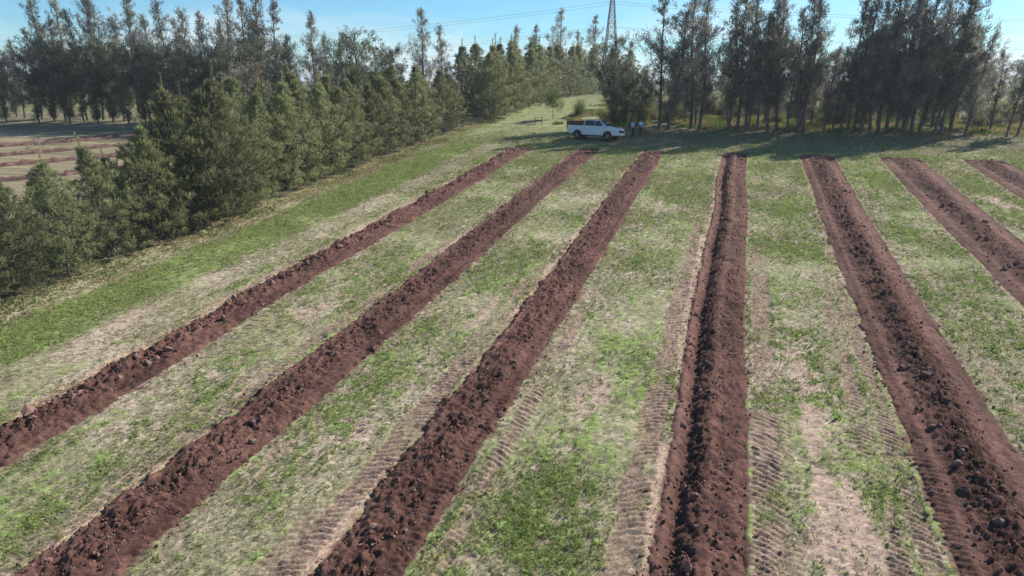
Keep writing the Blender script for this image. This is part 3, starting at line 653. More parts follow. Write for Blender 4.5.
# the front row of young pines along the grass strip: y, height
random.seed(21)
fp = [(9.0, 5.2), (11.5, 5.6), (14.0, 6.0), (16.8, 5.7), (19.4, 6.3), (22.2, 5.3), (25.0, 5.6), (27.8, 5.9), (30.6, 6.4), (33.2, 8.2), (35.8, 8.6), (38.6, 7.6), (41.4, 7.3), (44.2, 7.7), (47.0, 6.9), (49.9, 7.3), (52.8, 6.7), (55.7, 7.1), (58.6, 6.5), (61.6, 6.9), (64.6, 6.6), (67.6, 6.9), (70.6, 6.4), (73.6, 6.7), (76.5, 6.2)]
for i, (y, h) in enumerate(fp):
    xo = -31.6 - (0.9 if y > 36 else 0) + random.uniform(-.35, .35)
    plant('pine_tree', PINES[i % 5], xo, y, h / 7.0, 'young green pine with pale shoots, %s from the near end of the front pine row' % nth(i + 1), 'pine tree', 'front row of young pines', lean=(random.uniform(-.03, .03), random.uniform(-.03, .03)))
# second row behind it
sp_ = [(15.5, 3.8), (18.4, 4.2), (21.0, 3.9), (24.2, 4.1), (27.5, 4.2), (31.4, 4.6), (35.2, 5.6), (39.0, 7.2), (43.0, 8.2), (47.2, 7.6), (51.3, 8.0), (55.5, 7.4), (60.0, 7.9), (64.4, 7.3), (69, 7.6), (73.6, 7.2)]
for i, (y, h) in enumerate(sp_):
    plant('pine_tree', PINES[(i + 2) % 5], -35.4 + random.uniform(-.5, .5), y, h / 7.0, 'pine partly hidden behind the front pines, %s from the near end of the second row' % nth(i + 1), 'pine tree', 'second row of pines')
# pines further on, past the gap, along the grass lane
mp_ = [(-30.6, 86, 8.4), (-31.4, 90, 9.0), (-30.2, 94, 8.2), (-30.9, 98.5, 8.9), (-30.0, 103, 8.3), (-30.4, 108, 8.8), (-29.7, 113.5, 8.4), (-29.6, 119, 8.8), (-29.0, 125, 8.6), (-28.6, 131, 9.0), (-28.0, 138, 8.8), (-35.5, 88.5, 9.0), (-35.8, 95, 9.3), (-35.2, 102, 9.0), (-34.8, 110, 9.4), (-34.2, 119, 9.4), (-25.0, 142, 8.4), (-22.0, 147, 8.6)]
for i, (x, y, h) in enumerate(mp_):
    plant('pine_tree', PINES[(i * 2 + 1) % 5], x, y, h / 7.0, 'dense pine beyond the gap left of the grass lane, %s nearest of that stand' % nth(i + 1), 'pine tree', 'pines along the far grass lane', sz=.97)

# the sparse row of tall trees across the end of the field: x, height, lean to the right (deg)
bx_ = np.interp([612, 623, 640, 659, 668, 690, 699, 729, 737, 746, 757, 767, 777, 787, 797, 803, 824, 832, 840, 853, 860, 869, 879, 886, 894, 903, 912, 920, 933, 941, 952, 967, 1006, 1018], [600, 625, 655, 690, 715, 740, 770, 800, 830, 850, 880, 910, 940, 970, 1000, 1024], [-14.95, -12.07, -8.69, -4.86, -2.2, .42, 3.48, 6.47, 9.39, 11.29, 14.1, 16.84, 19.51, 22.13, 24.68, 26.69])
bh_ = [9.8, 7.0, 6.2, 15.0, 13.2, 15.4, 14.6, 13.6, 15.2, 15.8, 12.0, 15.0, 13.6, 12.4, 14.4, 13.4, 8.8, 8.4, 13.4, 12.6, 14.2, 13.2, 15.0, 15.4, 14.4, 15.6, 14.6, 15.8, 14.8, 13.8, 10.5, 10.2, 8.8, 9.4]
bl_ = [0, 2, 0, 1, 7, 0, 1, -1, 0, 2, 0, 1, 3, 0, 2, 0, 4, 3, 3, 2, 1, 3, 1, 3, 2, 4, 3, 5, 6, 5, 4, 7, 5, 6]
random.seed(5)
for i, (x, h, l) in enumerate(zip(bx_, bh_, bl_)):
    if h < 10 and i < 3: pr_ = DENSE[i % 3]; s = h / 11.0
    else: pr_ = TALLS[(i * 5 + i // 6) % 6]; s = h / 14.5
    plant('tall_tree', pr_, x, 80 + random.uniform(-.7, .9), s, 'slender dark tree, %s from the left in the row across the field end' % nth(i + 1), 'tree', 'tall trees across the end of the field', lean=(R(random.uniform(-1.5, 1.5)), R(l + random.uniform(-1, 1))), rz=0 if l > 3 else None)
# thinner second line behind it
random.seed(9)
for i in range(20):
    x = -7.5 + i * 1.72 + random.uniform(-.5, .5)
    if -4.4 < x < -1.2: continue
    plant('tall_tree', TALLS[(i * 3 + 1) % 6], x, 84 + random.uniform(-1.2, 1.4), random.uniform(.5, .8), 'thinner tree standing behind the row across the field end, %s from the left' % nth(i + 1), 'tree', 'second line of trees behind the field end', lean=(0, R(random.uniform(-1, 4))))
# shrubs and bushes behind and between those trees
random.seed(13)
for i in range(30):
    x = -11 + i * 1.42 + random.uniform(-.6, .6); y = 86 + random.uniform(-1, 12)
    plant('shrub', SHRUBS[i % 4], x, y, random.uniform(.8, 1.6), 'yellow-green bush seen between the trunks behind the field end, %s from the left' % nth(i + 1), 'shrub', 'bushes behind the tree row')
for i, (x, y, s) in enumerate([(-13.2, 82, 1.2), (-10.6, 83, 1.1), (-12.0, 86, 1.4), (-15.2, 84.5, 1.0)]):
    plant('shrub', SHRUBS[(2, 0, 2, 3)[i]], x, y, s, ['dark leafy bush right behind the white truck', 'bush behind the two standing people', 'tall green bush behind the truck and people', 'light green bush beside the grass lane behind the truck'][i], 'shrub')
random.seed(41)
for i in range(18):
    x = -8 + i * 2.6 + random.uniform(-.8, .8)
    plant('dense_tree', DENSE[i % 3], x, random.uniform(96, 122), random.uniform(.34, .52), 'low rounded scrub tree beyond the field end tree row, %s from the left' % nth(i + 1), 'tree', 'scrub trees beyond the field end')
# the tall stand on the far left
left = [(20, 78, 11.0, 1), (38, 77, 12.4, 0), (52, 79, 16.6, 0), (62, 76, 13.8, 0), (70, 80, 16.2, 0), (84, 77, 14.6, 0), (100, 78, 16.8, 0), (108, 81, 16.0, 0), (122, 77, 13.4, 0), (138, 79, 16.6, 0), (148, 77, 14.4, 0), (158, 81, 13.8, 0), (170, 78, 15.4, 0), (182, 80, 13.2, 0), (194, 78, 14.2, 0), (205, 80, 12.6, 0), (214, 78, 13.8, 0), (228, 80, 12.8, 0), (240, 78, 16.2, 0), (249, 81, 15.6, 0), (262, 78, 16.4, 0), (279, 79, 15.0, 0), (297, 78, 10.8, 0), (316, 80, 13.4, 0)]
random.seed(17)
def x_at(px, y): return y * np.interp(px, [0, 50, 100, 150, 200, 250, 300, 350, 400, 430, 470, 500, 540, 570, 600], [-1.352, -1.228, -1.108, -.996, -.888, -.785, -.687, -.588, -.501, -.451, -.386, -.339, -.278, -.234, -.191])
for i, (px, y, h, kk) in enumerate(left):
    p_ = GREYS[i % 3] if i % 3 == 1 else TALLS[i % 6]; hh = 13.0 if i % 3 == 1 else 14.5
    plant('tall_tree', p_, float(x_at(px, y)), y, h / hh * 1.02, 'tall thin grey-green tree of the far left stand, %s from the left edge' % nth(i + 1), 'tree', 'tall trees of the far left stand', lean=(R(random.uniform(-2, 2)), R(random.uniform(-2, 2))))
dl = [(-4, 74.5, 8.2), (12, 79, 8.6), (34, 73, 9.4), (50, 75, 9.0), (66, 73.5, 9.6), (80, 76, 8.8), (94, 74, 9.4), (110, 75, 9.6), (126, 74, 8.8), (143, 75.5, 9.3), (160, 74, 8.8), (178, 75.5, 8.8), (198, 74, 8.6), (220, 76, 9.0), (245, 74, 9.2), (268, 74, 9.4), (290, 72, 8.6)]
for i, (px, y, h) in enumerate(dl):
    plant('dense_tree', DENSE[i % 3], float(x_at(px, y)), y, h / 10.3, 'dense dark leafy tree under the tall far left stand, %s from the left edge' % nth(i + 1), 'tree', 'dense dark trees on the far left')
for i, (px, y, h, lab) in enumerate([(357, 62, 11.0, 'broad dark round tree rising above the middle of the pine row'), (340, 70, 9.6, 'dark bushy tree left of the broad round tree behind the pines'), (378, 72, 9.2, 'dark bushy tree right of the broad round tree behind the pines'), (390, 84, 9.0, 'small dark rounded tree on the skyline behind the pines')]):
    plant('dense_tree', DENSE[i % 3], float(x_at(px, y)), y, h / 11.0, lab, 'tree')
plant('dense_tree', make_tall(130, 9.0, 2.1, .05, 1.1, (.25, .215, .175), round_=True), -37.4, 48.5, 1.0, 'brownish grey bushy tree standing among the pines, left of the broad round tree', 'tree')
for i, (px, y, h, lab) in enumerate([(422, 88, 13.8, 'airy grey tree with open crown standing above the far end of the pine row'), (441, 92, 11.6, 'brownish grey tree just right of the airy grey tree'), (330, 76, 11.0, 'thin grey tree left of the broad round tree on the skyline'), (561, 150, 17.2, 'tall rounded grey tree above the far pines'), (595, 165, 16.8, 'pale grey tree beside the pylon above the far pines'), (518, 150, 14.0, 'grey-green tree on the skyline above the far pines, left'), (536, 158, 14.5, 'grey-green tree on the skyline above the far pines, middle'), (578, 170, 14.0, 'grey-green tree between the two tallest above the far pines')]):
    plant('grey_tree', GREYS[(1, 0, 2, 1, 0, 2, 0, 1)[i]], float(x_at(px, y)), y, h / 13.0, lab, 'tree', sz=1)
# far belt of trees closing the view
random.seed(31)
k_ = 0
for i in range(49):
    px_t = -.62 + i * .0250
    y = random.uniform(125, 210) if px_t > .1 else random.uniform(190, 300); x = y * (px_t * 1.5 - .02)
    k_ += 1
    plant('far_tree', (GREYS + DENSE)[i % 6], x, y, random.uniform(.62, .95), 'distant tree in the belt closing the view, %s from the left' % nth(k_), 'tree', 'distant tree belt', sz=.9)

# small orchard tree and bush by the lane
plant('small_tree', make_tall(120, 3.3, 1.25, .42, 1.7, (.17, .20, .08), (.08, .16), round_=True), -22.4, 87.1, 1.0, 'small round green tree standing alone on the grass lane', 'tree')
plant('shrub', SHRUBS[2], -19.9, 90.5, .95, 'small upright bush right of the lone small tree', 'shrub')
# bare dead tree above the far pines
def dead_tree(x, y, ht, label):
    r = np.random.default_rng(5); tb = Bag(); t = np.linspace(0, 1, 7)
    V, F = tube(np.stack([.1 * np.sin(t * 5), .1 * t, ht * t], 1), [.13 * (1.08 - x_) for x_ in t], 6); tb.add(V, F)
    bb = Bag()
    for i in range(22):
        q = r.uniform(.5, .98); a = r.uniform(0, 6.28); L = r.uniform(.6, 1.9) * (1.25 - q); s = np.array([.1 * math.sin(q * 5), .1 * q, ht * q]); tt = np.linspace(0, 1, 4)
        pth = s + np.stack([np.cos(a) * L * tt, np.sin(a) * L * tt, L * (tt * 1.0 + .2 * tt ** 2)], 1) + r.normal(0, .04, (4, 3)); V, F = tube(pth, [.05 * (1.1 - x_) for x_ in tt], 4); bb.add(V, F)
    o = thing('dead_tree', label, 'tree', (x, y, Hf(x, y)))
    a = tb.mesh('dead_trunk', True); b = bb.mesh('dead_branches', True)
    obj('trunk', a, M_deadwood, o); obj('branches', b, M_deadwood, o)
dead_tree(float(x_at(496, 96)), 96, 10.6, 'bare leafless grey tree poking above the far pines')
# fallen branches on the tilled plot behind the pines
def fallen(x, y, rz, L, seed, label):
    r = np.random.default_rng(seed); o = thing('fallen_branch', label, 'branch', (x, y, Hf(x, y)), rz)
    t = np.linspace(0, 1, 7); main = np.stack([L * t, .25 * np.sin(t * 4), .12 + .7 * np.sin(t * 2.9)], 1); V, F = tube(main, [.055 * (1.1 - x_) for x_ in t], 6)
    obj('limb', mesh_np('limb', V, F, None, True), M_deadwood, o); tb = Bag()
    for i in range(44):
        q = r.uniform(.1, 1); s = np.array([np.interp(q, t, main[:, k_]) for k_ in range(3)]); d = r.normal(0, .8, 3); d[2] = abs(d[2]) * .5; l2 = r.uniform(.6, 1.8); tt = np.linspace(0, 1, 4)
        pth = s + d * l2 * tt[:, None]; pth[:, 2] -= .5 * l2 * tt ** 2; pth[:, 2] = np.maximum(pth[:, 2], .04); V, F = tube(pth, [.024 * (1.1 - x_) for x_ in tt], 4); tb.add(V, F)
    obj('twigs', tb.mesh('twigs', True), M_deadwood, o)
fallen(-74.0, 58.0, .5, 5.0, 1, 'pale fallen branch with bare twigs on the shaded tilled plot')
fallen(-70.5, 55.5, 2.6, 4.5, 2, 'pale bent bare branch lying nearest the young pine tips')

# ------------------------------------------------------------------ pylon and wires
M_steel = plain('galvanised_steel', (.20, .215, .23), .55, .4, .5, .15, 1)
M_wire = plain('wire', (.16, .17, .18), .6, .3, .4, .05, 1)
def bar(p, q, w_): 
    return tube([p, q], [w_ * .7, w_ * .7], 4)
PYX, PYY = -35.2, 200.0
pz = Hf(PYX, PYY)
py = thing('pylon', 'tall steel lattice pylon rising behind the tree line', 'pylon', (PYX, PYY, pz))
pw = lambda z: max(.95, 4.9 - .171 * z) if z < 34 else .95
PH = 36.0
for sx in (-1, 1):
    for sy in (-1, 1):
        zs = [-.3, 8, 16, 23.5, 30, PH]; V, F = tube([(sx * pw(z) / 2, sy * pw(z) / 2, z) for z in zs], [.17, .16, .15, .14, .12, .09], 4)
        obj('leg', mesh_np('pylon_leg', V, F), M_steel, py)
zl = [0]
while zl[-1] < PH - .9: zl.append(zl[-1] + max(1.0, pw(zl[-1]) * .85))
zl[-1] = PH
for a0, b0 in zip(zl[:-1], zl[1:]):
    bg_ = Bag(); wa, wb = pw(a0) / 2, pw(b0) / 2
    for cn in range(4):
        c0 = [(-1, -1), (1, -1), (1, 1), (-1, 1)][cn]; c1 = [(1, -1), (1, 1), (-1, 1), (-1, -1)][cn]
        for u_, v_ in ((c0, c1), (c1, c0)):
            V, F = bar((u_[0] * wa, u_[1] * wa, a0), (v_[0] * wb, v_[1] * wb, b0), .085); bg_.add(V, F)
        V, F = bar((c0[0] * wb, c0[1] * wb, b0), (c1[0] * wb, c1[1] * wb, b0), .05); bg_.add(V, F)
    obj('lattice_brace', bg_.mesh('lattice_brace'), M_steel, py)
AZ = [22.5 - pz + 1.2, 25.2 - pz + 1.2, 31.4 - pz + 1.2]
arm_tips = []
for z in AZ:
    for sy in (-1, 1):
        bg_ = Bag(); L_ = 3.0
        tip = np.array((0, sy * (L_ + pw(z) / 2), z + .1)); hw_ = pw(z) / 2
        for sx in (-1, 1):
            for dz in (0, .9):
                V, F = bar((sx * hw_, sy * hw_, z + dz), tip, .06); bg_.add(V, F)
        V, F = bar(tip, tip - np.array((0, 0, 1.2)), .09); bg_.add(V, F)
        obj('cross_arm', bg_.mesh('cross_arm'), M_steel, py); arm_tips.append(tip - np.array((0, 0, 1.2)))
for i, tip in enumerate(arm_tips):
    P = []
    for sgn in (-1, 1):
        t = np.linspace(0, 150, 16); zz = -.105 * t + (.105 / 300) * t * t
        P.append(np.stack([PYX + tip[0] + sgn * t, PYY + tip[1] + .12 * sgn * t * 0, pz + tip[2] + zz], 1))
    pth = np.concatenate([P[0][::-1], P[1][1:]]); V, F = tube(pth, [.026] * len(pth), 4)
    lv = ['lowest', 'middle', 'highest'][i // 2]; sd_ = ['near', 'far'][i % 2]
    obj('power_line', mesh_np('power_line', V, F, None, True), M_wire, label='thin sagging power line, %s level, %s side of the pylon' % (lv, sd_), category='power line', group='power lines')

# ------------------------------------------------------------------ white pickup truck
M_white = plain('white_paint', (.72, .73, .74), .28, 0, .5, .03, 3); M_white.node_tree.nodes['Principled BSDF'].inputs['Coat Weight'].default_value = .6
M_glass = plain('dark_glass', (.012, .015, .02), .08, 0, .7, .02, 2)
M_black = plain('black_plastic', (.02, .02, .022), .6, 0, .4, .15, 5)
M_rubber = plain('tyre_rubber', (.022, .021, .02), .9, 0, .2, .2, 8)
M_alloy = plain('alloy', (.35, .35, .36), .4, .7, .5, .1, 4)
M_lamp = plain('lamp_lens', (.75, .78, .8), .12, 0, .7, .05, 9)
M_red = plain('red_lens', (.35, .015, .012), .2, 0, .6, .05, 9)
M_rust = plain('rusty_paint', (.17, .062, .045), .8, .1, .3, .4, 4)
M_wood = plain('weathered_wood', (.14, .10, .075), .85, 0, .2, .3, 6)
def prism(profile, y0, y1, bevel=0.0):
    """closed x-z outline extruded across y"""
    bm = bmesh.new(); vs = [bm.verts.new((x, y0, z)) for x, z in profile]; f = bm.faces.new(vs)
    r2 = bmesh.ops.extrude_face_region(bm, geom=[f]); bmesh.ops.translate(bm, vec=(0, y1 - y0, 0), verts=[v for v in r2['geom'] if isinstance(v, bmesh.types.BMVert)])
    bmesh.ops.recalc_face_normals(bm, faces=bm.faces[:])
    if bevel:
        ed = [e for e in bm.edges if abs(abs(e.verts[0].co.y) - max(abs(y0), abs(y1))) < 1e-5 and abs(e.verts[0].co.y - e.verts[1].co.y) < 1e-5]
        bmesh.ops.bevel(bm, geom=ed, offset=bevel, segments=2, affect='EDGES', profile=.6)
    bmesh.ops.triangulate(bm, faces=[f for f in bm.faces if len(f.verts) > 4])
    me = bpy.data.meshes.new('prism'); bm.to_mesh(me); bm.free(); return me
def boxm(cx, cy, cz, sx, sy, sz, bev=.01):
    bm = bmesh.new(); bmesh.ops.create_cube(bm, size=1)
    for v in bm.verts: v.co = Vector((cx + v.co.x * sx, cy + v.co.y * sy, cz + v.co.z * sz))
    if bev: bmesh.ops.bevel(bm, geom=bm.edges[:], offset=bev, segments=1, affect='EDGES')
    me = bpy.data.meshes.new('box'); bm.to_mesh(me); bm.free(); return me
def hexa(p8):
    F = [(0, 1, 2, 3), (7, 6, 5, 4), (0, 4, 5, 1), (1, 5, 6, 2), (2, 6, 7, 3), (3, 7, 4, 0)]
    bm = bmesh.new(); vs = [bm.verts.new(p) for p in p8]
    for f in F: bm.faces.new([vs[i] for i in f])
    bmesh.ops.recalc_face_normals(bm, faces=bm.faces[:]); bmesh.ops.bevel(bm, geom=bm.edges[:], offset=.05, segments=2, affect='EDGES')
    me = bpy.data.meshes.new('cab'); bm.to_mesh(me); bm.free(); return me
def pane(pts, th=.012):
    """thin slab from four corners, thickened along its normal"""
    p = [Vector(q) for q in pts]; n_ = (p[1] - p[0]).cross(p[3] - p[0]).normalized() * th
    bm = bmesh.new(); a = [bm.verts.new(q) for q in p]; b = [bm.verts.new(q + n_) for q in p]
    bm.faces.new(a); bm.faces.new(b[::-1])
    for i in range(4): bm.faces.new((a[i], b[i], b[(i + 1) % 4], a[(i + 1) % 4]))
    bmesh.ops.recalc_face_normals(bm, faces=bm.faces[:]); me = bpy.data.meshes.new('pane'); bm.to_mesh(me); bm.free(); return me
def lathe_y(prof, seg=20):
    """profile of (radius, y) spun about the y axis"""
    V = []; F = []; m = len(prof)
    for i in range(seg):
        t = 2 * math.pi * i / seg
        for r_, y_ in prof: V.append((r_ * math.cos(t), y_, r_ * math.sin(t)))
    for i in range(seg):
        for j in range(m - 1):
            a = i * m + j; b = ((i + 1) % seg) * m + j; F.append((a, b, b + 1, a + 1))
    return mesh_np('lathe', np.array(V), np.array(F), None, True)
TRX, TRY = -13.85, 71.6
tr = thing('pickup_truck', 'white double-cab pickup truck parked at the field end by the trees', 'truck', (TRX, TRY, Hf(TRX, TRY) + .02), R(-11))
tr.rotation_euler = Euler((R(-4.0), R(.8), R(-11))); tr.scale = (1.07,) * 3
def arch(cx, r_=.44, n_=9): return [(cx + r_ * math.cos(math.pi * (1 - i / (n_ - 1))), .40 + r_ * math.sin(math.pi * (1 - i / (n_ - 1)))) for i in range(n_)]
WR, WF = -1.55, 1.56
prof = [(-2.58, .52), (WR - .52, .46)] + arch(WR) + [(WR + .52, .42), (WF - .52, .42)] + arch(WF) + [(WF + .55, .44), (2.56, .48), (2.64, .72), (2.60, .92), (2.44, 1.12), (1.35, 1.26), (-1.02, 1.26), (-1.06, 1.27), (-2.60, 1.27), (-2.66, .8)]
body = obj('body', prism(prof, -.92, .92, .07), M_white, tr)
obj('hood', hexa([(1.25, -.76, 1.17), (2.44, -.68, 1.06), (2.44, .68, 1.06), (1.25, .76, 1.17), (1.3, -.68, 1.315), (2.34, -.58, 1.175), (2.34, .58, 1.175), (1.3, .68, 1.315)]), M_white, tr)
cabm = hexa([(-1.06, -.88, 1.18), (1.42, -.86, 1.18), (1.42, .86, 1.18), (-1.06, .88, 1.18), (-.88, -.69, 1.84), (.58, -.67, 1.86), (.58, .67, 1.86), (-.88, .69, 1.84)])
obj('cab', cabm, M_white, tr)
lerp = lambda a, b, t: tuple(a[i] + (b[i] - a[i]) * t for i in range(3))
for sy in (-1, 1):
    def sp2(x_b, x_t, q):        # point on the cab side
        b = (x_b, sy * (.88), 1.18); t = (x_t, sy * .69, 1.85); p = lerp(b, t, q); return (p[0], p[1] + sy * .004, p[2])
    for xa, xb, xc, xd in ((-.92, .13, .13, -.78), (.20, 1.22, .55, .20)):
        pts = [sp2(xa, xd, .16), sp2(xb, xc, .16), sp2(xb, xc, .88), sp2(xa, xd, .88)]
        obj('window', pane(pts if sy < 0 else pts[::-1]), M_glass, tr)
    obj('mirror', boxm(1.12, sy * 1.0, 1.33, .14, .20, .17, .03), M_white, tr)
    for xh in (-.8, .35): obj('door_handle', boxm(xh, sy * .932, 1.03, .2, .03, .04, .008), M_alloy, tr)
    obj('headlight', hexa([(2.12, sy * .72, .84), (2.585, sy * .60, .82), (2.585, sy * .90, .82), (2.12, sy * .945, .90), (2.12, sy * .72, 1.03), (2.47, sy * .60, 1.0), (2.44, sy * .90, 1.0), (2.12, sy * .945, 1.05)]), M_lamp, tr)
    obj('taillight', boxm(-2.635, sy * .80, .98, .07, .2, .4, .015), M_red, tr)
    obj('side_step', boxm(.0, sy * .90, .36, 1.9, .16, .05, .015), M_black, tr)
    for xs_ in (-1.0, .16, 1.18): obj('door_seam', boxm(xs_, sy * .919, .84, .014, .008, .62, 0), M_black, tr)
    for xw in (WR, WF):
        lin = lathe_y([(.46, sy * -.0), (.46, sy * .07), (.40, sy * .07)], 18); o = obj('arch_trim', lin, M_black, tr); o.location = (xw, sy * .87, .40)
        wh = bpy.data.objects.new('wheel', lathe_y([(.14, -.1), (.24, -.12), (.24, .12), (.14, .1)], 18)); col.objects.link(wh); wh.data.materials.append(M_black); wh.parent = tr; wh.location = (xw, sy * .79, .38)
        obj('tyre', lathe_y([(.235, -.11), (.30, -.135), (.365, -.12), (.385, -.06), (.385, .06), (.365, .12), (.30, .135), (.235, .11)], 24), M_rubber, wh)
        rb_ = Bag(); V, F = tube([(0, sy * .09, 0), (0, sy * .125, 0)], [.07, .05], 10); rb_.add(V, F)
        for k5 in range(6):
            a = k5 * math.pi / 3; V, F = tube([(.04 * math.cos(a), sy * .11, .04 * math.sin(a)), (.235 * math.cos(a), sy * .115, .235 * math.sin(a))], [.03, .04], 4); rb_.add(V, F)
        obj('rim', rb_.mesh('rim', True), M_alloy, wh)
ws = [(1.325, -.76, 1.29), (1.325, .76, 1.29), (.66, .63, 1.81), (.66, -.63, 1.81)]
ws = [(p[0] + .012, p[1], p[2] + .012) for p in ws]
obj('windshield', pane(ws), M_glass, tr)
obj('rear_window', pane([(-1.035, .72, 1.34), (-1.035, -.72, 1.34), (-.925, -.62, 1.76), (-.925, .62, 1.76)]), M_glass, tr)
obj('grille', boxm(2.60, 0, .83, .10, 1.18, .26, .03), M_black, tr)
obj('front_bumper', boxm(2.60, 0, .56, .16, 1.72, .2, .05), M_white, tr)
obj('rear_bumper', boxm(-2.70, 0, .55, .16, 1.7, .16, .04), M_black, tr)
obj('bed_cover', prism([(-2.52, 1.24), (-1.08, 1.24), (-1.08, 1.40), (-2.52, 1.30)], -.80, .80, .02), M_black, tr)
obj('roof_rail', boxm(-.15, -.60, 1.885, 1.1, .04, .04, .01), M_alloy, tr); obj('roof_rail', boxm(-.15, .60, 1.885, 1.1, .04, .04, .01), M_alloy, tr)
obj('axle', boxm(0, 0, .40, 3.6, 1.3, .16, .03), M_black, tr)

# rust-brown trailer behind the truck bed
TX, TY = -16.6, 76.2
tl = thing('farm_trailer', 'low rust-brown farm trailer standing behind the tail of the white truck', 'trailer', (TX, TY, Hf(TX, TY)), R(-8))
obj('floor', boxm(0, 0, .62, 2.5, 1.3, .08, .01), M_rust, tl)
for z in (.78, .98, 1.18):
    for sy in (-1, 1): obj('side_board', boxm(0, sy * .64, z, 2.5, .03, .16, .006), M_rust, tl)
    for sx in (-1, 1): obj('end_board', boxm(sx * 1.235, 0, z, .03, 1.22, .16, .006), M_rust, tl)
for sx in (-1.1, 0, 1.1):
    for sy in (-1, 1): obj('stake', boxm(sx, sy * .675, .98, .06, .035, .72, .005), M_rust, tl)
obj('drawbar', boxm(1.9, 0, .52, 1.4, .09, .09, .01), M_rust, tl)
for sy in (-1, 1):
    o = obj('wheel', lathe_y([(.05, -.09), (.28, -.1), (.33, -.06), (.33, .06), (.28, .1), (.05, .09)], 20), M_rubber, tl); o.location = (.1, sy * .8, .33)
    rm = obj('rim', lathe_y([(.02, 0), (.17, .015), (.18, -.01)], 14), M_rust, o); rm.location = (0, sy * .1, 0)

# old wooden table by the lane
BX, BY = -23.0, 82.3
tb_ = thing('wooden_table', 'small dark weathered wooden table standing on the grass lane', 'table', (BX, BY, Hf(BX, BY)), R(14))
for k5 in range(3): obj('top_board', boxm(0, -.2 + .2 * k5, .80, 1.0, .185, .04, .006), M_wood, tb_)
for sx in (-1, 1):
    for sy in (-1, 1): obj('leg', boxm(sx * .42, sy * .22, .37, .08, .08, .80, .006), M_wood, tb_)
    obj('end_rail', boxm(sx * .42, 0, .70, .05, .36, .09, .005), M_wood, tb_)
for sy in (-1, 1): obj('stretcher', boxm(0, sy * .27, .42, .84, .04, .12, .005), M_wood, tb_)

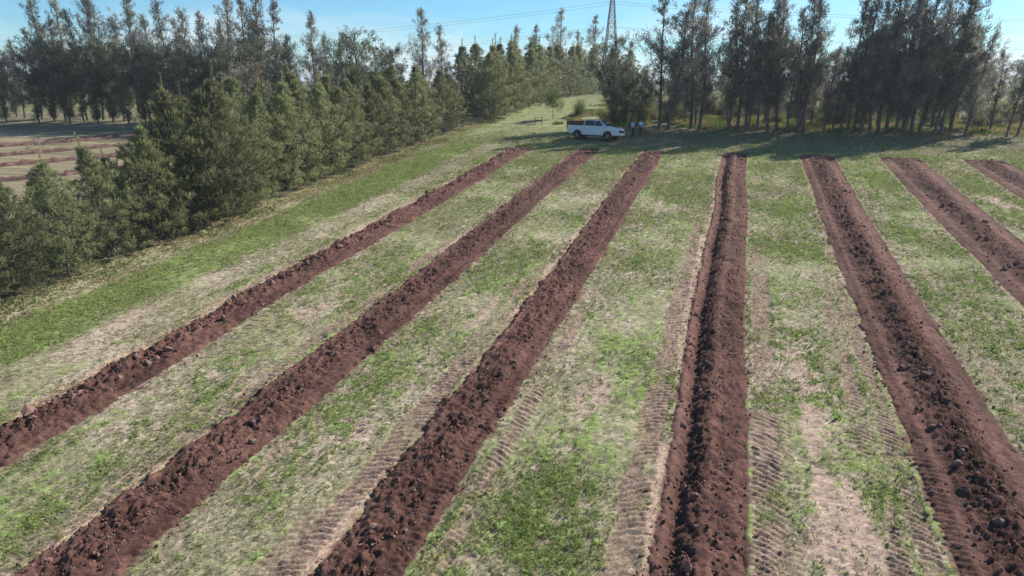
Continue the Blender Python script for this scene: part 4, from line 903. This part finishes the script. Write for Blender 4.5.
# ------------------------------------------------------------------ people
M_skin = plain('skin', (.36, .20, .13), .6, 0, .3, .06, 9); M_hair = plain('dark_hair', (.03, .022, .018), .7, 0, .3, .2, 30)
M_shirt_a = plain('pale_blue_shirt', (.50, .62, .82), .85, 0, .2, .1, 6); M_shirt_b = plain('white_blue_shirt', (.68, .74, .84), .85, 0, .2, .1, 6)
M_jean = plain('dark_trousers', (.03, .036, .055), .85, 0, .2, .2, 8); M_shoe = plain('dark_shoe', (.03, .025, .02), .7, 0, .3, .2, 8)
def person(x, y, rz, ht, shirt, label, arms, stride):
    s = ht / 1.75
    J = {'pel': (0, 0, .93, .135, .105), 'wst': (0, 0, 1.06, .14, .105), 'chs': (0, 0, 1.28, .165, .115), 'nkb': (0, 0, 1.44, .085, .075), 'nk': (0, .01, 1.50, .055, .055), 'hd': (0, .02, 1.60, .078, .092), 'hd2': (0, .02, 1.69, .075, .092)}
    Ed = [('pel', 'wst'), ('wst', 'chs'), ('chs', 'nkb'), ('nkb', 'nk'), ('nk', 'hd'), ('hd', 'hd2')]
    for sd_, sx in (('l', -1), ('r', 1)):
        e, h_ = arms[0 if sx < 0 else 1]; f_ = stride * sx
        J.update({'sh' + sd_: (sx * .185, 0, 1.40, .07, .07), 'el' + sd_: (sx * e[0], e[1], e[2], .047, .047), 'wr' + sd_: (sx * h_[0], h_[1], h_[2], .032, .034), 'hp' + sd_: (sx * .095, 0, .88, .095, .10), 'kn' + sd_: (sx * .11, f_ * .5 + .02, .49, .063, .068), 'an' + sd_: (sx * .12, f_, .10, .042, .046), 'to' + sd_: (sx * .15, f_ + .17, .04, .045, .035)})
        Ed += [('nkb', 'sh' + sd_), ('sh' + sd_, 'el' + sd_), ('el' + sd_, 'wr' + sd_), ('pel', 'hp' + sd_), ('hp' + sd_, 'kn' + sd_), ('kn' + sd_, 'an' + sd_), ('an' + sd_, 'to' + sd_)]
    keys = list(J); me = bpy.data.meshes.new('skeleton'); me.from_pydata([tuple(c * s for c in J[k][:3]) for k in keys], [(keys.index(a), keys.index(b)) for a, b in Ed], [])
    o = bpy.data.objects.new('skeleton', me); col.objects.link(o)
    md = o.modifiers.new('skin', 'SKIN'); md.use_smooth_shade = True
    for i, k in enumerate(keys): sv = me.skin_vertices[0].data[i]; sv.radius = (J[k][3] * s, J[k][4] * s); sv.use_root = (k == 'pel')
    o.modifiers.new('sub', 'SUBSURF').levels = 2; o.modifiers['sub'].render_levels = 2
    dg = bpy.context.evaluated_depsgraph_get(); bm = bmesh.new(); bm.from_mesh(bpy.data.meshes.new_from_object(o.evaluated_get(dg)))
    bpy.data.objects.remove(o)
    # nose, ears and hands with five fingers grown onto the body
    def add_tube(pth, rad, sides=6):
        V, F = tube([np.array(p) * s for p in pth], [r_ * s for r_ in rad], sides); vs = [bm.verts.new(v) for v in V]
        for f in F: bm.faces.new([vs[i] for i in f])
        bm.faces.new(vs[-sides:])
    add_tube([(0, .10, 1.635), (0, .135, 1.605), (0, .12, 1.59)], [.012, .018, .01])
    for sx in (-1, 1): add_tube([(sx * .078, .02, 1.635), (sx * .098, .01, 1.625), (sx * .088, .01, 1.585)], [.012, .02, .01])
    for sd_, sx in (('l', -1), ('r', 1)):
        w_ = np.array(J['wr' + sd_][:3]); e = np.array(J['el' + sd_][:3]); d = (w_ - e) / np.linalg.norm(w_ - e); sdv = np.cross(d, (sx, 0, 0)); sdv = sdv / (np.linalg.norm(sdv) + 1e-6); nrm = np.cross(d, sdv)
        add_tube([w_ - d * .01, w_ + d * .05, w_ + d * .095], [.03, .042, .036], 8)
        for fi, (off, ln) in enumerate(((-.028, .066), (-.009, .080), (.010, .074), (.028, .058))):
            b0 = w_ + d * .085 + sdv * off; add_tube([b0, b0 + d * ln * .5 + nrm * .008, b0 + d * ln * .9 + nrm * .028], [.0095, .009, .007], 5)
        b0 = w_ + d * .03 + sdv * -.034; add_tube([b0, b0 + d * .03 - sdv * .022, b0 + d * .062 - sdv * .026], [.012, .011, .008], 5)
    for f in bm.faces:
        c = f.calc_center_median() / s; armd = abs(c.x) > .20 and c.z > .72
        wz = [np.array(J[k][:3]) for k in ('wrl', 'wrr', 'ell', 'elr')]
        nearhand = min(np.linalg.norm(np.array(c) - w_) for w_ in wz[:2]) < .17
        f.material_index = 2 if (c.z > 1.475 or nearhand) else 3 if c.z < .085 else 1 if (c.z < .93 and not armd) else 0; f.smooth = True
    me = bpy.data.meshes.new('person'); bm.to_mesh(me); bm.free()
    for m in (shirt, M_jean, M_skin, M_shoe): me.materials.append(m)
    p = thing('person', label, 'person', (x, y, Hf(x, y)), rz); b = obj('body', me, None, p)
    # hair cap
    bm = bmesh.new(); bmesh.ops.create_icosphere(bm, subdivisions=2, radius=1)
    bmesh.ops.delete(bm, geom=[v for v in bm.verts if v.co.z < -.15 and v.co.y > -.25 or v.co.z < -.55 or (v.co.y > .62 and v.co.z < .45)], context='VERTS')
    for v in bm.verts: v.co = Vector((v.co.x * .088, .012 + v.co.y * .105, 1.655 + v.co.z * .10)) * s
    me = bpy.data.meshes.new('hair'); bm.to_mesh(me); bm.free(); obj('hair', me, M_hair, p)
    for sx in (-1, 1):
        e = obj('eye', mesh_np('eye', *tube([(sx * .032 * s, .100 * s, 1.628 * s), (sx * .032 * s, .110 * s, 1.628 * s)], [.012 * s, .006 * s], 6)), M_hair, p)
    obj('mouth', mesh_np('mouth', *tube([(-.026 * s, .104 * s, 1.555 * s), (0, .113 * s, 1.552 * s), (.026 * s, .104 * s, 1.555 * s)], [.004 * s, .007 * s, .004 * s], 5)), M_skin, p)
    return p
person(-10.4, 74.3, R(-120), 1.74, M_shirt_a, 'person in light blue shirt and dark trousers standing nearest the truck', (((.24, -.03, 1.13), (.22, .12, .92)), ((.25, -.02, 1.13), (.20, .20, 1.02))), .05)
person(-9.6, 74.6, R(150), 1.78, M_shirt_b, 'person in paler shirt standing right of the other, elbows out', (((.33, -.04, 1.16), (.22, .10, 1.02)), ((.33, -.04, 1.16), (.22, .10, 1.02))), .03)
tot = 0
seen = set()
for o_ in scene.objects:
    if o_.type == 'MESH' and o_.data.name not in seen: seen.add(o_.data.name); tot += sum(len(p.vertices) - 2 for p in o_.data.polygons) if len(o_.data.polygons) < 3000 else len(o_.data.loops) - 2 * len(o_.data.polygons)
print('TRIS', tot)

# ------------------------------------------------------------------ light haze in the air
bm = bmesh.new(); bmesh.ops.create_cube(bm, size=1)
for v in bm.verts: v.co = Vector((v.co.x * 7000, 1800 + v.co.y * 4600, -33 + (v.co.z + .5) * 85))
me = bpy.data.meshes.new('haze'); bm.to_mesh(me); bm.free()
hm = bpy.data.materials.new('haze_air'); hm.use_nodes = True; hn = hm.node_tree; hn.nodes.remove(hn.nodes['Principled BSDF'])
pv = hn.nodes.new('ShaderNodeVolumePrincipled'); pv.inputs['Color'].default_value = (.92, .95, 1, 1); pv.inputs['Density'].default_value = .0003; pv.inputs['Anisotropy'].default_value = .15
hn.links.new(pv.outputs['Volume'], hn.nodes['Material Output'].inputs['Volume'])
hz = obj('haze', me, hm, kind='stuff', label='thin pale haze hanging over the whole field', category='haze')
scene.cycles.volume_bounces = 0
